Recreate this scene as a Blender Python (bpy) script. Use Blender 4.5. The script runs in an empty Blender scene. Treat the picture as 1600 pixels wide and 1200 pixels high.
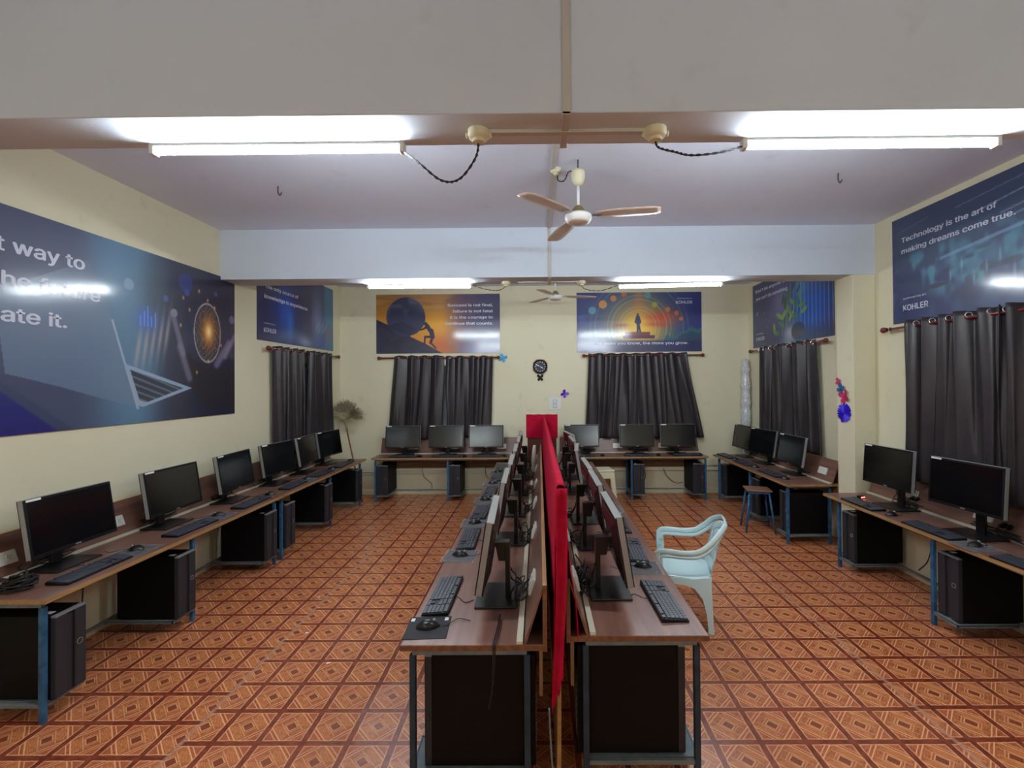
import bpy, math, random
import numpy as np
from mathutils import Matrix, Vector, Euler

R = math.radians
scene = bpy.context.scene
col = scene.collection
random.seed(7)

# ------------------------------------------------------------------ camera
F_PX, YAW, PITCH, ROLL, CAM_Z = 720.0, 0.0055, 0.0087, 0.007, 1.85
fw = Vector((-math.sin(YAW) * math.cos(PITCH), math.cos(YAW) * math.cos(PITCH), math.sin(PITCH)))
rt = Vector((math.cos(YAW), math.sin(YAW), 0))
up = rt.cross(fw)
rt2 = rt * math.cos(ROLL) - up * math.sin(ROLL)
up2 = up * math.cos(ROLL) + rt * math.sin(ROLL)
cam_data = bpy.data.cameras.new('camera')
cam = bpy.data.objects.new('camera', cam_data)
col.objects.link(cam)
M4 = Matrix((rt2, up2, -fw)).transposed().to_4x4()
M4.translation = Vector((0, 0, CAM_Z))
cam.matrix_world = M4
cam_data.sensor_fit = 'HORIZONTAL'
cam_data.sensor_width = 36.0
cam_data.lens = 36.0 * F_PX / 1600
cam_data.shift_x = -0.02375
cam_data.shift_y = -0.0052
cam_data.clip_start = 0.05
scene.camera = cam

# ------------------------------------------------------------------ world, exposure
world = bpy.data.worlds.new('world')
scene.world = world
world.use_nodes = True
world.node_tree.nodes['Background'].inputs[0].default_value = (0.45, 0.55, 0.62, 1)
world.node_tree.nodes['Background'].inputs[1].default_value = 0.35
scene.view_settings.view_transform = 'Standard'
scene.view_settings.look = 'None'
scene.view_settings.gamma = 1
scene.view_settings.use_curve_mapping = False
scene.view_settings.exposure = 0.0
TUBE_POWER = 290.0        # front pair
TUBE_COLOR = (0.84, 0.94, 1.0)
try:
    scene.cycles.use_denoising = True
    scene.cycles.max_bounces = 8
    scene.cycles.diffuse_bounces = 5
    scene.cycles.sample_clamp_indirect = 4.0
    scene.cycles.caustics_reflective = False
    scene.cycles.caustics_refractive = False
except Exception:
    pass


# ------------------------------------------------------------------ materials
def lin(c):
    out = []
    for x in c[:3]:
        x = x / 255.0
        out.append(x / 12.92 if x <= 0.04045 else ((x + 0.055) / 1.055) ** 2.4)
    return tuple(out) + (1.0,)


MATS = {}


def mat(name, rgb=(128, 128, 128), rough=0.5, metal=0.0, coat=0.0, coat_rough=0.1, noise=None, bump=None, spec=0.5,
        sheen=0.0, trans=0.0, alpha=1.0):
    """noise = (scale, rgb2, amount), bump = (scale, strength)"""
    if name in MATS:
        return MATS[name]
    m = bpy.data.materials.new(name)
    m.use_nodes = True
    nt = m.node_tree
    b = nt.nodes['Principled BSDF']
    b.inputs['Base Color'].default_value = lin(rgb)
    b.inputs['Roughness'].default_value = rough
    b.inputs['Metallic'].default_value = metal
    b.inputs['Coat Weight'].default_value = coat
    b.inputs['Coat Roughness'].default_value = coat_rough
    b.inputs['Specular IOR Level'].default_value = spec
    b.inputs['Sheen Weight'].default_value = sheen
    b.inputs['Transmission Weight'].default_value = trans
    b.inputs['Alpha'].default_value = alpha
    tc = nt.nodes.new('ShaderNodeTexCoord')
    if noise:
        n = nt.nodes.new('ShaderNodeTexNoise')
        n.inputs['Scale'].default_value = noise[0]
        n.inputs['Detail'].default_value = 4
        nt.links.new(tc.outputs['Object'], n.inputs['Vector'])
        r = nt.nodes.new('ShaderNodeValToRGB')
        r.color_ramp.elements[0].position = 0.5 - noise[2] / 2
        r.color_ramp.elements[1].position = 0.5 + noise[2] / 2
        r.color_ramp.elements[0].color = lin(rgb)
        r.color_ramp.elements[1].color = lin(noise[1])
        nt.links.new(n.outputs['Fac'], r.inputs['Fac'])
        nt.links.new(r.outputs['Color'], b.inputs['Base Color'])
    if bump:
        n2 = nt.nodes.new('ShaderNodeTexNoise')
        n2.inputs['Scale'].default_value = bump[0]
        n2.inputs['Detail'].default_value = 3
        nt.links.new(tc.outputs['Object'], n2.inputs['Vector'])
        bp = nt.nodes.new('ShaderNodeBump')
        bp.inputs['Strength'].default_value = bump[1]
        bp.inputs['Distance'].default_value = 0.01
        nt.links.new(n2.outputs['Fac'], bp.inputs['Height'])
        nt.links.new(bp.outputs['Normal'], b.inputs['Normal'])
    MATS[name] = m
    return m


def emis(name, rgb, strength):
    m = bpy.data.materials.new(name)
    m.use_nodes = True
    b = m.node_tree.nodes['Principled BSDF']
    b.inputs['Base Color'].default_value = (1, 1, 1, 1)
    b.inputs['Emission Color'].default_value = tuple(rgb) + (1,)
    b.inputs['Emission Strength'].default_value = strength
    MATS[name] = m
    return m


def wood(name, c1, c2, scale=3.0, rough=0.4, axis=0, stretch=12):
    m = bpy.data.materials.new(name)
    m.use_nodes = True
    nt = m.node_tree
    b = nt.nodes['Principled BSDF']
    b.inputs['Roughness'].default_value = rough
    tc = nt.nodes.new('ShaderNodeTexCoord')
    mp = nt.nodes.new('ShaderNodeMapping')
    s = [scale * stretch] * 3
    s[axis] = scale
    mp.inputs['Scale'].default_value = s
    n = nt.nodes.new('ShaderNodeTexNoise')
    n.inputs['Scale'].default_value = 1.0
    n.inputs['Detail'].default_value = 5
    r = nt.nodes.new('ShaderNodeValToRGB')
    r.color_ramp.elements[0].position = 0.35
    r.color_ramp.elements[1].position = 0.68
    r.color_ramp.elements[0].color = lin(c1)
    r.color_ramp.elements[1].color = lin(c2)
    nt.links.new(tc.outputs['Object'], mp.inputs['Vector'])
    nt.links.new(mp.outputs['Vector'], n.inputs['Vector'])
    nt.links.new(n.outputs['Fac'], r.inputs['Fac'])
    nt.links.new(r.outputs['Color'], b.inputs['Base Color'])
    MATS[name] = m
    return m


def wall_material(name, rgb, rgb2, smudge):
    m = bpy.data.materials.new(name)
    m.use_nodes = True
    nt = m.node_tree
    b = nt.nodes['Principled BSDF']
    b.inputs['Roughness'].default_value = 0.75
    b.inputs['Specular IOR Level'].default_value = 0.25
    tc = nt.nodes.new('ShaderNodeTexCoord')
    n = nt.nodes.new('ShaderNodeTexNoise')
    n.inputs['Scale'].default_value = 0.9
    n.inputs['Detail'].default_value = 5
    nt.links.new(tc.outputs['Object'], n.inputs['Vector'])
    r = nt.nodes.new('ShaderNodeValToRGB')
    r.color_ramp.elements[0].position = 0.3
    r.color_ramp.elements[1].position = 0.7
    r.color_ramp.elements[0].color = lin(rgb)
    r.color_ramp.elements[1].color = lin(rgb2)
    nt.links.new(n.outputs['Fac'], r.inputs['Fac'])
    n2 = nt.nodes.new('ShaderNodeTexNoise')
    n2.inputs['Scale'].default_value = 5.5
    n2.inputs['Detail'].default_value = 8
    nt.links.new(tc.outputs['Object'], n2.inputs['Vector'])
    r2 = nt.nodes.new('ShaderNodeValToRGB')
    r2.color_ramp.elements[0].position = 0.62
    r2.color_ramp.elements[1].position = 0.8
    r2.color_ramp.elements[0].color = (0, 0, 0, 1)
    r2.color_ramp.elements[1].color = (0.35, 0.35, 0.35, 1)
    nt.links.new(n2.outputs['Fac'], r2.inputs['Fac'])
    mx = nt.nodes.new('ShaderNodeMix')
    mx.data_type = 'RGBA'
    mx.inputs['B'].default_value = lin(smudge)
    nt.links.new(r2.outputs['Color'], mx.inputs['Factor'])
    nt.links.new(r.outputs['Color'], mx.inputs['A'])
    nt.links.new(mx.outputs['Result'], b.inputs['Base Color'])
    n3 = nt.nodes.new('ShaderNodeTexNoise')
    n3.inputs['Scale'].default_value = 60
    nt.links.new(tc.outputs['Object'], n3.inputs['Vector'])
    bp = nt.nodes.new('ShaderNodeBump')
    bp.inputs['Strength'].default_value = 0.12
    bp.inputs['Distance'].default_value = 0.004
    nt.links.new(n3.outputs['Fac'], bp.inputs['Height'])
    nt.links.new(bp.outputs['Normal'], b.inputs['Normal'])
    MATS[name] = m
    return m


def floor_material():
    m = bpy.data.materials.new('vinyl_floor')
    m.use_nodes = True
    nt = m.node_tree
    N = nt.nodes
    L = nt.links
    b = N['Principled BSDF']

    def math_(op, a, bb=None, c=None):
        n = N.new('ShaderNodeMath')
        n.operation = op
        for i, x in enumerate((a, bb, c)):
            if x is None:
                continue
            if isinstance(x, (int, float)):
                n.inputs[i].default_value = x
            else:
                L.new(x, n.inputs[i])
        return n.outputs[0]

    def mix(f, a, bb):
        n = N.new('ShaderNodeMix')
        n.data_type = 'RGBA'
        L.new(f, n.inputs['Factor'])
        for key, x in (('A', a), ('B', bb)):
            if isinstance(x, tuple):
                n.inputs[key].default_value = x
            else:
                L.new(x, n.inputs[key])
        return n.outputs['Result']

    def band(x, lo, hi, soft=0.012):
        a = N.new('ShaderNodeMapRange')
        a.inputs['From Min'].default_value = lo - soft
        a.inputs['From Max'].default_value = lo + soft
        L.new(x, a.inputs['Value'])
        c = N.new('ShaderNodeMapRange')
        c.inputs['From Min'].default_value = hi - soft
        c.inputs['From Max'].default_value = hi + soft
        c.inputs['To Min'].default_value = 1
        c.inputs['To Max'].default_value = 0
        L.new(x, c.inputs['Value'])
        return math_('MULTIPLY', a.outputs[0], c.outputs[0])

    geo = N.new('ShaderNodeNewGeometry')
    sep = N.new('ShaderNodeSeparateXYZ')
    L.new(geo.outputs['Position'], sep.inputs[0])
    X, Y = sep.outputs[0], sep.outputs[1]
    T = 0.2355
    # three vinyl sheets, each with its own pattern offset
    left_sheet = math_('LESS_THAN', X, -1.86)
    right_sheet = math_('GREATER_THAN', X, 2.12)
    offy = math_('ADD', math_('MULTIPLY', left_sheet, 0.09), math_('MULTIPLY', right_sheet, -0.012))
    offx = math_('ADD', math_('MULTIPLY', left_sheet, 0.06), math_('MULTIPLY', right_sheet, 0.10))
    xs = math_('DIVIDE', math_('SUBTRACT', math_('ADD', X, offx), 1.359 + T * 20), T)
    ys = math_('DIVIDE', math_('SUBTRACT', math_('ADD', Y, offy), 2.855 + T * 20), T)
    u = math_('SUBTRACT', math_('FRACT', xs), 0.5)
    v = math_('SUBTRACT', math_('FRACT', ys), 0.5)
    # u,v in -.5...5 ; grid lines at |u|=.5
    au = math_('ABSOLUTE', u)
    av = math_('ABSOLUTE', v)
    a = math_('MAXIMUM', au, av)
    d = math_('ADD', au, av)
    p = math_('ADD', u, v)
    q = math_('SUBTRACT', u, v)
    ap = math_('ABSOLUTE', p)
    aq = math_('ABSOLUTE', q)
    # wood grain: grain direction differs in corner triangles / diamonds
    ns = N.new('ShaderNodeTexNoise')
    ns.inputs['Scale'].default_value = 1.0
    ns.inputs['Detail'].default_value = 4
    cb = N.new('ShaderNodeCombineXYZ')
    L.new(math_('MULTIPLY', p, 5.0), cb.inputs[0])
    L.new(math_('MULTIPLY', q, 38.0), cb.inputs[1])
    L.new(math_('ADD', math_('FLOOR', xs), math_('MULTIPLY', math_('FLOOR', ys), 7.3)), cb.inputs[2])
    L.new(cb.outputs[0], ns.inputs['Vector'])
    ns2 = N.new('ShaderNodeTexNoise')
    ns2.inputs['Scale'].default_value = 1.0
    ns2.inputs['Detail'].default_value = 4
    cb2 = N.new('ShaderNodeCombineXYZ')
    L.new(math_('MULTIPLY', p, 38.0), cb2.inputs[0])
    L.new(math_('MULTIPLY', q, 5.0), cb2.inputs[1])
    L.new(math_('FLOOR', ys), cb2.inputs[2])
    L.new(cb2.outputs[0], ns2.inputs['Vector'])

    def ramp(fac, c1, c2, p0=0.35, p1=0.7):
        r = N.new('ShaderNodeValToRGB')
        r.color_ramp.elements[0].position = p0
        r.color_ramp.elements[1].position = p1
        r.color_ramp.elements[0].color = lin(c1)
        r.color_ramp.elements[1].color = lin(c2)
        L.new(fac, r.inputs['Fac'])
        return r.outputs['Color']

    base_a = ramp(ns.outputs['Fac'], (150, 76, 44), (206, 124, 76))
    base_b = ramp(ns2.outputs['Fac'], (172, 94, 52), (222, 144, 90))
    # pinwheel: planks alternate by quadrant
    quad = math_('GREATER_THAN', math_('MULTIPLY', u, v), 0.0)
    c = mix(quad, base_a, base_b)
    # corner triangles a bit redder
    c = mix(band(d, 0.50, 2.0), c, ramp(ns.outputs['Fac'], (146, 68, 42), (200, 112, 72)))
    # light outlines
    light = lin((240, 178, 126))
    c = mix(band(d, 0.455, 0.485), c, light)
    c = mix(math_('MULTIPLY', band(d, 0.56, 0.585), band(a, 0, 0.42)), c, light)
    # light planks crossing: |p| small ring
    c = mix(math_('MULTIPLY', band(ap, 0.185, 0.20), band(aq, -1, 0.40)), c, light)
    c = mix(math_('MULTIPLY', band(aq, 0.235, 0.25), band(ap, -1, 0.20)), c, light)
    # inner dark rectangle with a light rim (diamond oriented)
    inner = math_('MAXIMUM', math_('MULTIPLY', ap, 1.25), aq)
    c = mix(band(inner, -1, 0.175), c, light)
    c = mix(band(inner, -1, 0.15), c, ramp(ns.outputs['Fac'], (110, 48, 30), (150, 74, 46)))
    # dark strips between tiles
    nb = N.new('ShaderNodeTexNoise')
    nb.inputs['Scale'].default_value = 22
    L.new(geo.outputs['Position'], nb.inputs['Vector'])
    a2 = math_('ADD', a, math_('MULTIPLY', math_('SUBTRACT', nb.outputs['Fac'], 0.5), 0.05))
    c = mix(band(a2, 0.41, 0.43), c, light)
    c = mix(band(a2, 0.435, 2.0), c, ramp(nb.outputs['Fac'], (96, 32, 18), (142, 62, 38)))
    # large stains / wear
    nl = N.new('ShaderNodeTexNoise')
    nl.inputs['Scale'].default_value = 1.1
    nl.inputs['Detail'].default_value = 5
    L.new(geo.outputs['Position'], nl.inputs['Vector'])
    mr = N.new('ShaderNodeMapRange')
    mr.inputs['From Min'].default_value = 0.35
    mr.inputs['From Max'].default_value = 0.7
    mr.inputs['To Min'].default_value = 0.0
    mr.inputs['To Max'].default_value = 0.22
    L.new(nl.outputs['Fac'], mr.inputs['Value'])
    c = mix(mr.outputs[0], c, lin((196, 130, 104)))
    # seams
    s1 = band(X, -1.872, -1.848, 0.004)
    s2 = band(X, 2.108, 2.132, 0.004)
    seam = math_('MAXIMUM', s1, s2)
    c = mix(math_('MULTIPLY', seam, 0.6), c, lin((180, 136, 116)))
    L.new(c, b.inputs['Base Color'])
    rr = N.new('ShaderNodeMapRange')
    rr.inputs['To Min'].default_value = 0.2
    rr.inputs['To Max'].default_value = 0.42
    L.new(nl.outputs['Fac'], rr.inputs['Value'])
    L.new(rr.outputs[0], b.inputs['Roughness'])
    nbp = N.new('ShaderNodeTexNoise')
    nbp.inputs['Scale'].default_value = 2.2
    nbp.inputs['Detail'].default_value = 2
    L.new(geo.outputs['Position'], nbp.inputs['Vector'])
    bp = N.new('ShaderNodeBump')
    bp.inputs['Strength'].default_value = 0.35
    bp.inputs['Distance'].default_value = 0.03
    h = math_('ADD', nbp.outputs['Fac'], math_('MULTIPLY', seam, 0.12))
    L.new(h, bp.inputs['Height'])
    L.new(bp.outputs['Normal'], b.inputs['Normal'])
    MATS['vinyl_floor'] = m
    return m


mat('cream_wall', (225, 215, 170))
WALL = wall_material('cream_paint', (230, 224, 196), (224, 217, 186), (180, 172, 146))
CEIL = wall_material('ceiling_paint', (226, 232, 248), (220, 226, 242), (196, 198, 210))
BEAM = wall_material('beam_paint', (216, 226, 238), (208, 218, 230), (190, 196, 204))
FLOOR = floor_material()
TOP = wood('desk_laminate', (112, 78, 68), (136, 98, 84), 2.0, 0.32, 0)
BOARD = wood('dark_laminate', (84, 48, 40), (110, 66, 54), 2.0, 0.4, 0)
EDGE = wood('tan_edge_band', (150, 112, 70), (176, 138, 90), 3.0, 0.5, 0)
SHADED_BLUE = mat('shaded_blue_steel', (46, 62, 78), 0.5, 0.0, noise=(18, (36, 50, 64), 0.25), spec=0.3)  # blue leg steel for the central row, shade put into its colour
EDGE2 = wood('brown_edge_band', (104, 66, 44), (134, 90, 60), 3.0, 0.5, 0)
PANEL = wood('under_panel', (112, 84, 58), (134, 104, 74), 2.0, 0.6, 0)
BLUE = mat('blue_painted_steel', (58, 106, 146), 0.45, 0.0, noise=(18, (42, 80, 112), 0.25), spec=0.3)
GREY_BLUE = mat('worn_tray_steel', (96, 110, 120), 0.55, 0.0, noise=(14, (122, 126, 122), 0.3), spec=0.3)
BLACK = mat('black_plastic', (13, 13, 16), 0.42, spec=0.3)
BLACK2 = mat('black_satin_plastic', (20, 20, 24), 0.3)
CASE = mat('black_steel_case', (11, 10, 12), 0.55, spec=0.15)
BEZEL = mat('tower_bezel', (46, 46, 52), 0.45, spec=0.3)
SILVER = mat('silver_plastic', (150, 150, 148), 0.4, 0.2)
SCREEN = mat('dark_screen', (9, 11, 14), 0.16, spec=0.6)
BACKSH = mat('monitor_back', (34, 28, 32), 0.22)
KEYS = mat('key_plastic', (66, 68, 78), 0.4)
CABLE = mat('cable_rubber', (16, 16, 17), 0.5)
WHITE = mat('white_plastic', (226, 226, 220), 0.4)
CREAM = mat('cream_plastic', (222, 216, 184), 0.5)
TRUNK = mat('cream_trunking', (212, 208, 186), 0.5)
STICK = mat('white_sticker', (236, 236, 238), 0.5)
CURT = mat('charcoal_curtain', (58, 51, 54), 0.36, noise=(4, (42, 38, 42), 0.5), spec=0.5, bump=(120, 0.1))
ROD = mat('maroon_rod', (112, 30, 34), 0.3, coat=0.4)
STEEL = mat('steel', (190, 190, 192), 0.25, 0.9)
RED = mat('red_cloth', (184, 22, 54), 0.9, noise=(14, (164, 16, 44), 0.4), spec=0.1, bump=(200, 0.2))
FANW = mat('fan_white', (226, 226, 222), 0.35)
FANB = mat('fan_blade', (204, 184, 168), 0.4, noise=(6, (186, 160, 142), 0.4))
FANG = mat('fan_brass', (150, 134, 84), 0.35, 0.6)
CHAIR = mat('chair_plastic', (198, 222, 224), 0.32, spec=0.5)
IVORY = mat('conduit_ivory', (196, 192, 184), 0.5)
TUBE = emis('tube_light', TUBE_COLOR, TUBE_POWER)
TUBE_BACK = emis('tube_light_weaker', TUBE_COLOR, TUBE_POWER * .68)  # far beam pair, set weaker so the back wall comes out darker
TUBE_REAR = emis('tube_light_rear', TUBE_COLOR, TUBE_POWER * .6)
WRAP = mat('bubble_wrap', (222, 224, 228), 0.22, noise=(40, (190, 194, 200), 0.3), bump=(45, 0.9), coat=0.5)
BROOM = mat('broom_straw', (176, 166, 136), 0.8, noise=(30, (150, 140, 112), 0.4))
PAPER = mat('paper', (214, 208, 190), 0.7)
PINK = mat('pink_paper', (206, 60, 120), 0.5)
MAG = mat('magenta_paper', (186, 24, 96), 0.5)
BLU2 = mat('blue_glitter', (54, 96, 150), 0.4)
PURP = mat('purple_paper', (96, 30, 190), 0.4)
LBLU = mat('light_blue_paper', (70, 170, 216), 0.4)
ROYAL = mat('royal_blue_foil', (52, 24, 210), 0.35)
GOLD = mat('gold', (206, 160, 110), 0.3, 0.7)
CLOTHW = mat('white_wire', (196, 188, 176), 0.5)
PLASTIC = mat('clear_plastic', (240, 240, 246), 0.08, alpha=0.13, spec=1.0, bump=(30, 0.8))
FILM = mat('thin_clear_film', (240, 240, 246), 0.12, alpha=0.06, spec=1.0, bump=(14, 1.0))
GLASSM = mat('window_glass', (150, 170, 176), 0.35, trans=0.5)
FRAMEM = mat('window_frame', (120, 126, 128), 0.5)
LETTER = mat('lettering_white', (206, 208, 226), 0.35, coat=0.3)
LETTERD = mat('lettering_grey', (168, 172, 206), 0.35, coat=0.3)
REDLED = emis('red_light', (1.0, 0.12, 0.08), 4.0)

PLATE = mat('poster_board', (60, 60, 90), 0.5)


# ------------------------------------------------------------------ mesh builder
class MB:
    def __init__(self):
        self.v, self.f, self.m = [], [], []

    def add(self, vs, fs, mi=0, T=None):
        o = len(self.v)
        if T is not None:
            vs = [T @ Vector(p) for p in vs]
        self.v.extend([tuple(p) for p in vs])
        self.f.extend([tuple(i + o for i in f) for f in fs])
        self.m.extend([mi] * len(fs))
        return self

    def box(self, x0, x1, y0, y1, z0, z1, mi=0, T=None):
        vs = [(x, y, z) for x in (x0, x1) for y in (y0, y1) for z in (z0, z1)]
        fs = [(0, 1, 3, 2), (4, 6, 7, 5), (0, 4, 5, 1), (2, 3, 7, 6), (0, 2, 6, 4), (1, 5, 7, 3)]
        return self.add(vs, fs, mi, T)

    def prism(self, poly, axis, a0, a1, mi=0, T=None):
        """poly: list of 2D; axis 'x' -> (y,z), 'y' -> (x,z), 'z' -> (x,y)"""
        n = len(poly)

        def p3(p, a):
            return {'x': (a, p[0], p[1]), 'y': (p[0], a, p[1]), 'z': (p[0], p[1], a)}[axis]
        vs = [p3(p, a0) for p in poly] + [p3(p, a1) for p in poly]
        fs = [tuple(range(n)), tuple(range(2 * n - 1, n - 1, -1))]
        for i in range(n):
            j = (i + 1) % n
            fs.append((i, i + n, j + n, j))
        return self.add(vs, fs, mi, T)

    def tube(self, pts, r, n=8, mi=0, cap=True, flat=(1, 1), T=None, radii=None, up=None):
        pts = [Vector(p) for p in pts]
        vs, fs = [], []
        prev = None
        for i, p in enumerate(pts):
            if i == 0:
                t = pts[1] - p
            elif i == len(pts) - 1:
                t = p - pts[i - 1]
            else:
                t = (pts[i + 1] - p).normalized() + (p - pts[i - 1]).normalized()
            if t.length < 1e-9:
                t = Vector((0, 0, 1))
            t.normalize()
            if up is not None:
                a = Vector(up).cross(t)
                if a.length < 1e-4:
                    a = Vector((1, 0, 0))
            elif prev is None:
                a = t.cross(Vector((0, 0, 1)) if abs(t.z) < 0.9 else Vector((1, 0, 0)))
            else:
                a = prev - t * prev.dot(t)
                if a.length < 1e-6:
                    a = t.cross(Vector((0, 0, 1)))
            a.normalize()
            prev = a
            b = t.cross(a)
            rr = radii[i] if radii else r
            for k in range(n):
                an = 2 * math.pi * k / n + (math.pi / n if n == 4 else 0)
                vs.append(p + a * math.cos(an) * rr * flat[0] + b * math.sin(an) * rr * flat[1])
        for i in range(len(pts) - 1):
            for k in range(n):
                k2 = (k + 1) % n
                fs.append((i * n + k, i * n + k2, (i + 1) * n + k2, (i + 1) * n + k))
        if cap:
            fs.append(tuple(range(n - 1, -1, -1)))
            fs.append(tuple((len(pts) - 1) * n + k for k in range(n)))
        return self.add(vs, fs, mi, T)

    def lathe(self, prof, n=24, mi=0, T=None):
        vs, fs = [], []
        for (r, z) in prof:
            for k in range(n):
                a = 2 * math.pi * k / n
                vs.append((r * math.cos(a), r * math.sin(a), z))
        for i in range(len(prof) - 1):
            for k in range(n):
                k2 = (k + 1) % n
                fs.append((i * n + k, i * n + k2, (i + 1) * n + k2, (i + 1) * n + k))
        fs.append(tuple(range(n - 1, -1, -1)))
        fs.append(tuple((len(prof) - 1) * n + k for k in range(n)))
        return self.add(vs, fs, mi, T)

    def torus(self, R0, r, n=20, k=6, mi=0, T=None):
        vs, fs = [], []
        for i in range(n):
            a = 2 * math.pi * i / n
            for j in range(k):
                b = 2 * math.pi * j / k
                vs.append(((R0 + r * math.cos(b)) * math.cos(a), (R0 + r * math.cos(b)) * math.sin(a), r * math.sin(b)))
        for i in range(n):
            for j in range(k):
                fs.append((i * k + j, ((i + 1) % n) * k + j, ((i + 1) % n) * k + (j + 1) % k, i * k + (j + 1) % k))
        return self.add(vs, fs, mi, T)

    def grid(self, fn, nu, nv, mi=0, T=None):
        vs = [fn(i / nu, j / nv) for i in range(nu + 1) for j in range(nv + 1)]
        fs = [(i * (nv + 1) + j, (i + 1) * (nv + 1) + j, (i + 1) * (nv + 1) + j + 1, i * (nv + 1) + j + 1)
              for i in range(nu) for j in range(nv)]
        return self.add(vs, fs, mi, T)

    def build(self, name, mats, parent=None, smooth=False, bevel=0, solid=0, label=None, auto=None):
        me = bpy.data.meshes.new(name)
        me.from_pydata(self.v, [], self.f)
        if not isinstance(mats, (list, tuple)):
            mats = [mats]
        for m in mats:
            me.materials.append(m)
        me.polygons.foreach_set('material_index', self.m)
        if smooth:
            me.polygons.foreach_set('use_smooth', [True] * len(self.f))
        me.update()
        if smooth == 'auto':
            try:
                me.set_sharp_from_angle(angle=R(40))
            except Exception:
                pass
        o = bpy.data.objects.new(name, me)
        col.objects.link(o)
        if parent is not None:
            o.parent = parent
        if solid:
            s = o.modifiers.new('solid', 'SOLIDIFY')
            s.thickness = solid
            s.offset = 0
        if bevel:
            b = o.modifiers.new('bevel', 'BEVEL')
            b.width = bevel
            b.segments = 2
            b.limit_method = 'ANGLE'
        if label:
            o['label'] = label
        return o


def tag(o, label, cat, group=None, kind=None):
    if label:
        o['label'] = label
    if cat:
        o['category'] = cat
    if group:
        o['group'] = group
    if kind:
        o['kind'] = kind
    return o


def thing(name, label, cat, loc=(0, 0, 0), rz=0.0, group=None):
    o = bpy.data.objects.new(name, None)
    o.empty_display_size = 0.1
    col.objects.link(o)
    o.location = loc
    o.rotation_euler = (0, 0, rz)
    return tag(o, label, cat, group)


def place(o, loc, rz=0.0, label=None):
    o.location = loc
    o.rotation_euler = (0, 0, rz)
    if label:
        o['label'] = label
    return o


def copy_tree(o, parent=None):
    c = o.copy()
    col.objects.link(c)
    if parent is not None:
        c.parent = parent
    for ch in list(o.children):
        copy_tree(ch, c)
    return c


def structure(o):
    o['kind'] = 'structure'
    return o


Tm = Matrix.Translation


def Rm(ax, deg):
    return Matrix.Rotation(R(deg), 4, ax)


# text as flat mesh fitted to a box: lower-left baseline (x,z), width w, cap height h
FONT = None
try:
    import os
    fp = os.path.join(bpy.utils.system_resource('DATAFILES'), 'fonts', 'Inter.woff2')
    if os.path.exists(fp):
        FONT = bpy.data.fonts.load(fp)
except Exception:
    FONT = None


def text_into(mb, s, x, z, w, h, y, align='L', mi=0, bold=0.018):
    cu = bpy.data.curves.new('txt', 'FONT')
    cu.body = s
    if FONT:
        cu.font = FONT
    cu.size = 1.0
    cu.resolution_u = 3
    ob = bpy.data.objects.new('txt', cu)
    col.objects.link(ob)
    dg = bpy.context.evaluated_depsgraph_get()
    me = bpy.data.meshes.new_from_object(ob.evaluated_get(dg))
    vs = [v.co.copy() for v in me.vertices]
    fs = [tuple(p.vertices) for p in me.polygons]
    xs = [v.x for v in vs]
    sx = w / (max(xs) - min(xs))
    sz = h / 0.70
    x0 = min(xs)
    xo = x if align == 'L' else x - w
    for k_, (dx, dz) in enumerate([(0, 0), (bold, 0), (-bold, 0), (0, bold * .6), (0, -bold * .6)]):
        mb.add([(xo + (v.x - x0 + dx) * sx, y - .00012 * k_, z + (v.y + dz) * sz) for v in vs], fs, mi)
    bpy.data.objects.remove(ob)
    bpy.data.curves.remove(cu)
    bpy.data.meshes.remove(me)


# ------------------------------------------------------------------ room shell
XL, XR, YB, YF, ZC, ZB = -3.33, 3.50, 7.70, -3.30, 3.47, 2.95
WIN = {'back': [(-2.15, -1.05, 1.0, 2.15), (1.15, 2.20, 1.0, 2.15)],
       'left': [(5.85, 7.0, 1.0, 2.15)],
       'right': [(5.85, 7.05, 1.0, 2.15), (2.75, 4.05, 1.0, 2.15)]}


def wall_boxes(mb, kind, a0, a1, holes, c0, c1):
    """wall running along a; c0..c1 is its thickness range on the other axis"""
    def bx(p, q, z0, z1):
        if kind == 'x':
            mb.box(p, q, c0, c1, z0, z1)
        else:
            mb.box(c0, c1, p, q, z0, z1)
    cur = a0
    for (h0, h1, z0, z1) in sorted(holes):
        bx(cur, h0, 0, ZC)
        bx(h0, h1, 0, z0)
        bx(h0, h1, z1, ZC)
        cur = h1
    bx(cur, a1, 0, ZC)


mb = MB(); mb.box(XL - .2, XR + .2, YF - .2, YB + .2, -.12, 0); structure(mb.build('floor', FLOOR))
mb = MB(); mb.box(XL - .2, XR + .2, YF - .2, YB + .2, ZC, ZC + .15); structure(mb.build('ceiling', CEIL))
mb = MB(); wall_boxes(mb, 'x', XL, XR, WIN['back'], YB, YB + .2); structure(mb.build('wall_back', WALL))
mb = MB(); wall_boxes(mb, 'y', YF - .2, YB + .2, WIN['left'], XL - .2, XL); structure(mb.build('wall_left', WALL))
mb = MB(); wall_boxes(mb, 'y', YF - .2, YB + .2, WIN['right'], XR, XR + .2); structure(mb.build('wall_right', WALL))
mb = MB(); wall_boxes(mb, 'x', XL, XR, [], YF - .2, YF); structure(mb.build('wall_front', WALL))
for i, (y0, y1) in enumerate([(1.87, 2.12), (4.79, 5.11), (-2.55, -2.25)]):
    mb = MB(); mb.box(XL, XR, y0, y1, ZB, ZC + .02)
    structure(mb.build('trim_%d' % (i + 1), BEAM, bevel=.004))
mb = MB(); mb.box(3.267, XR, 4.80, 5.07, 0, ZB + .005)
structure(mb.build('trim_4', WALL, bevel=.005))
# skirting
mb = MB(); mb.box(XL, XR, YB - .012, YB, 0, .07); structure(mb.build('baseboard_back', CREAM))

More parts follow.
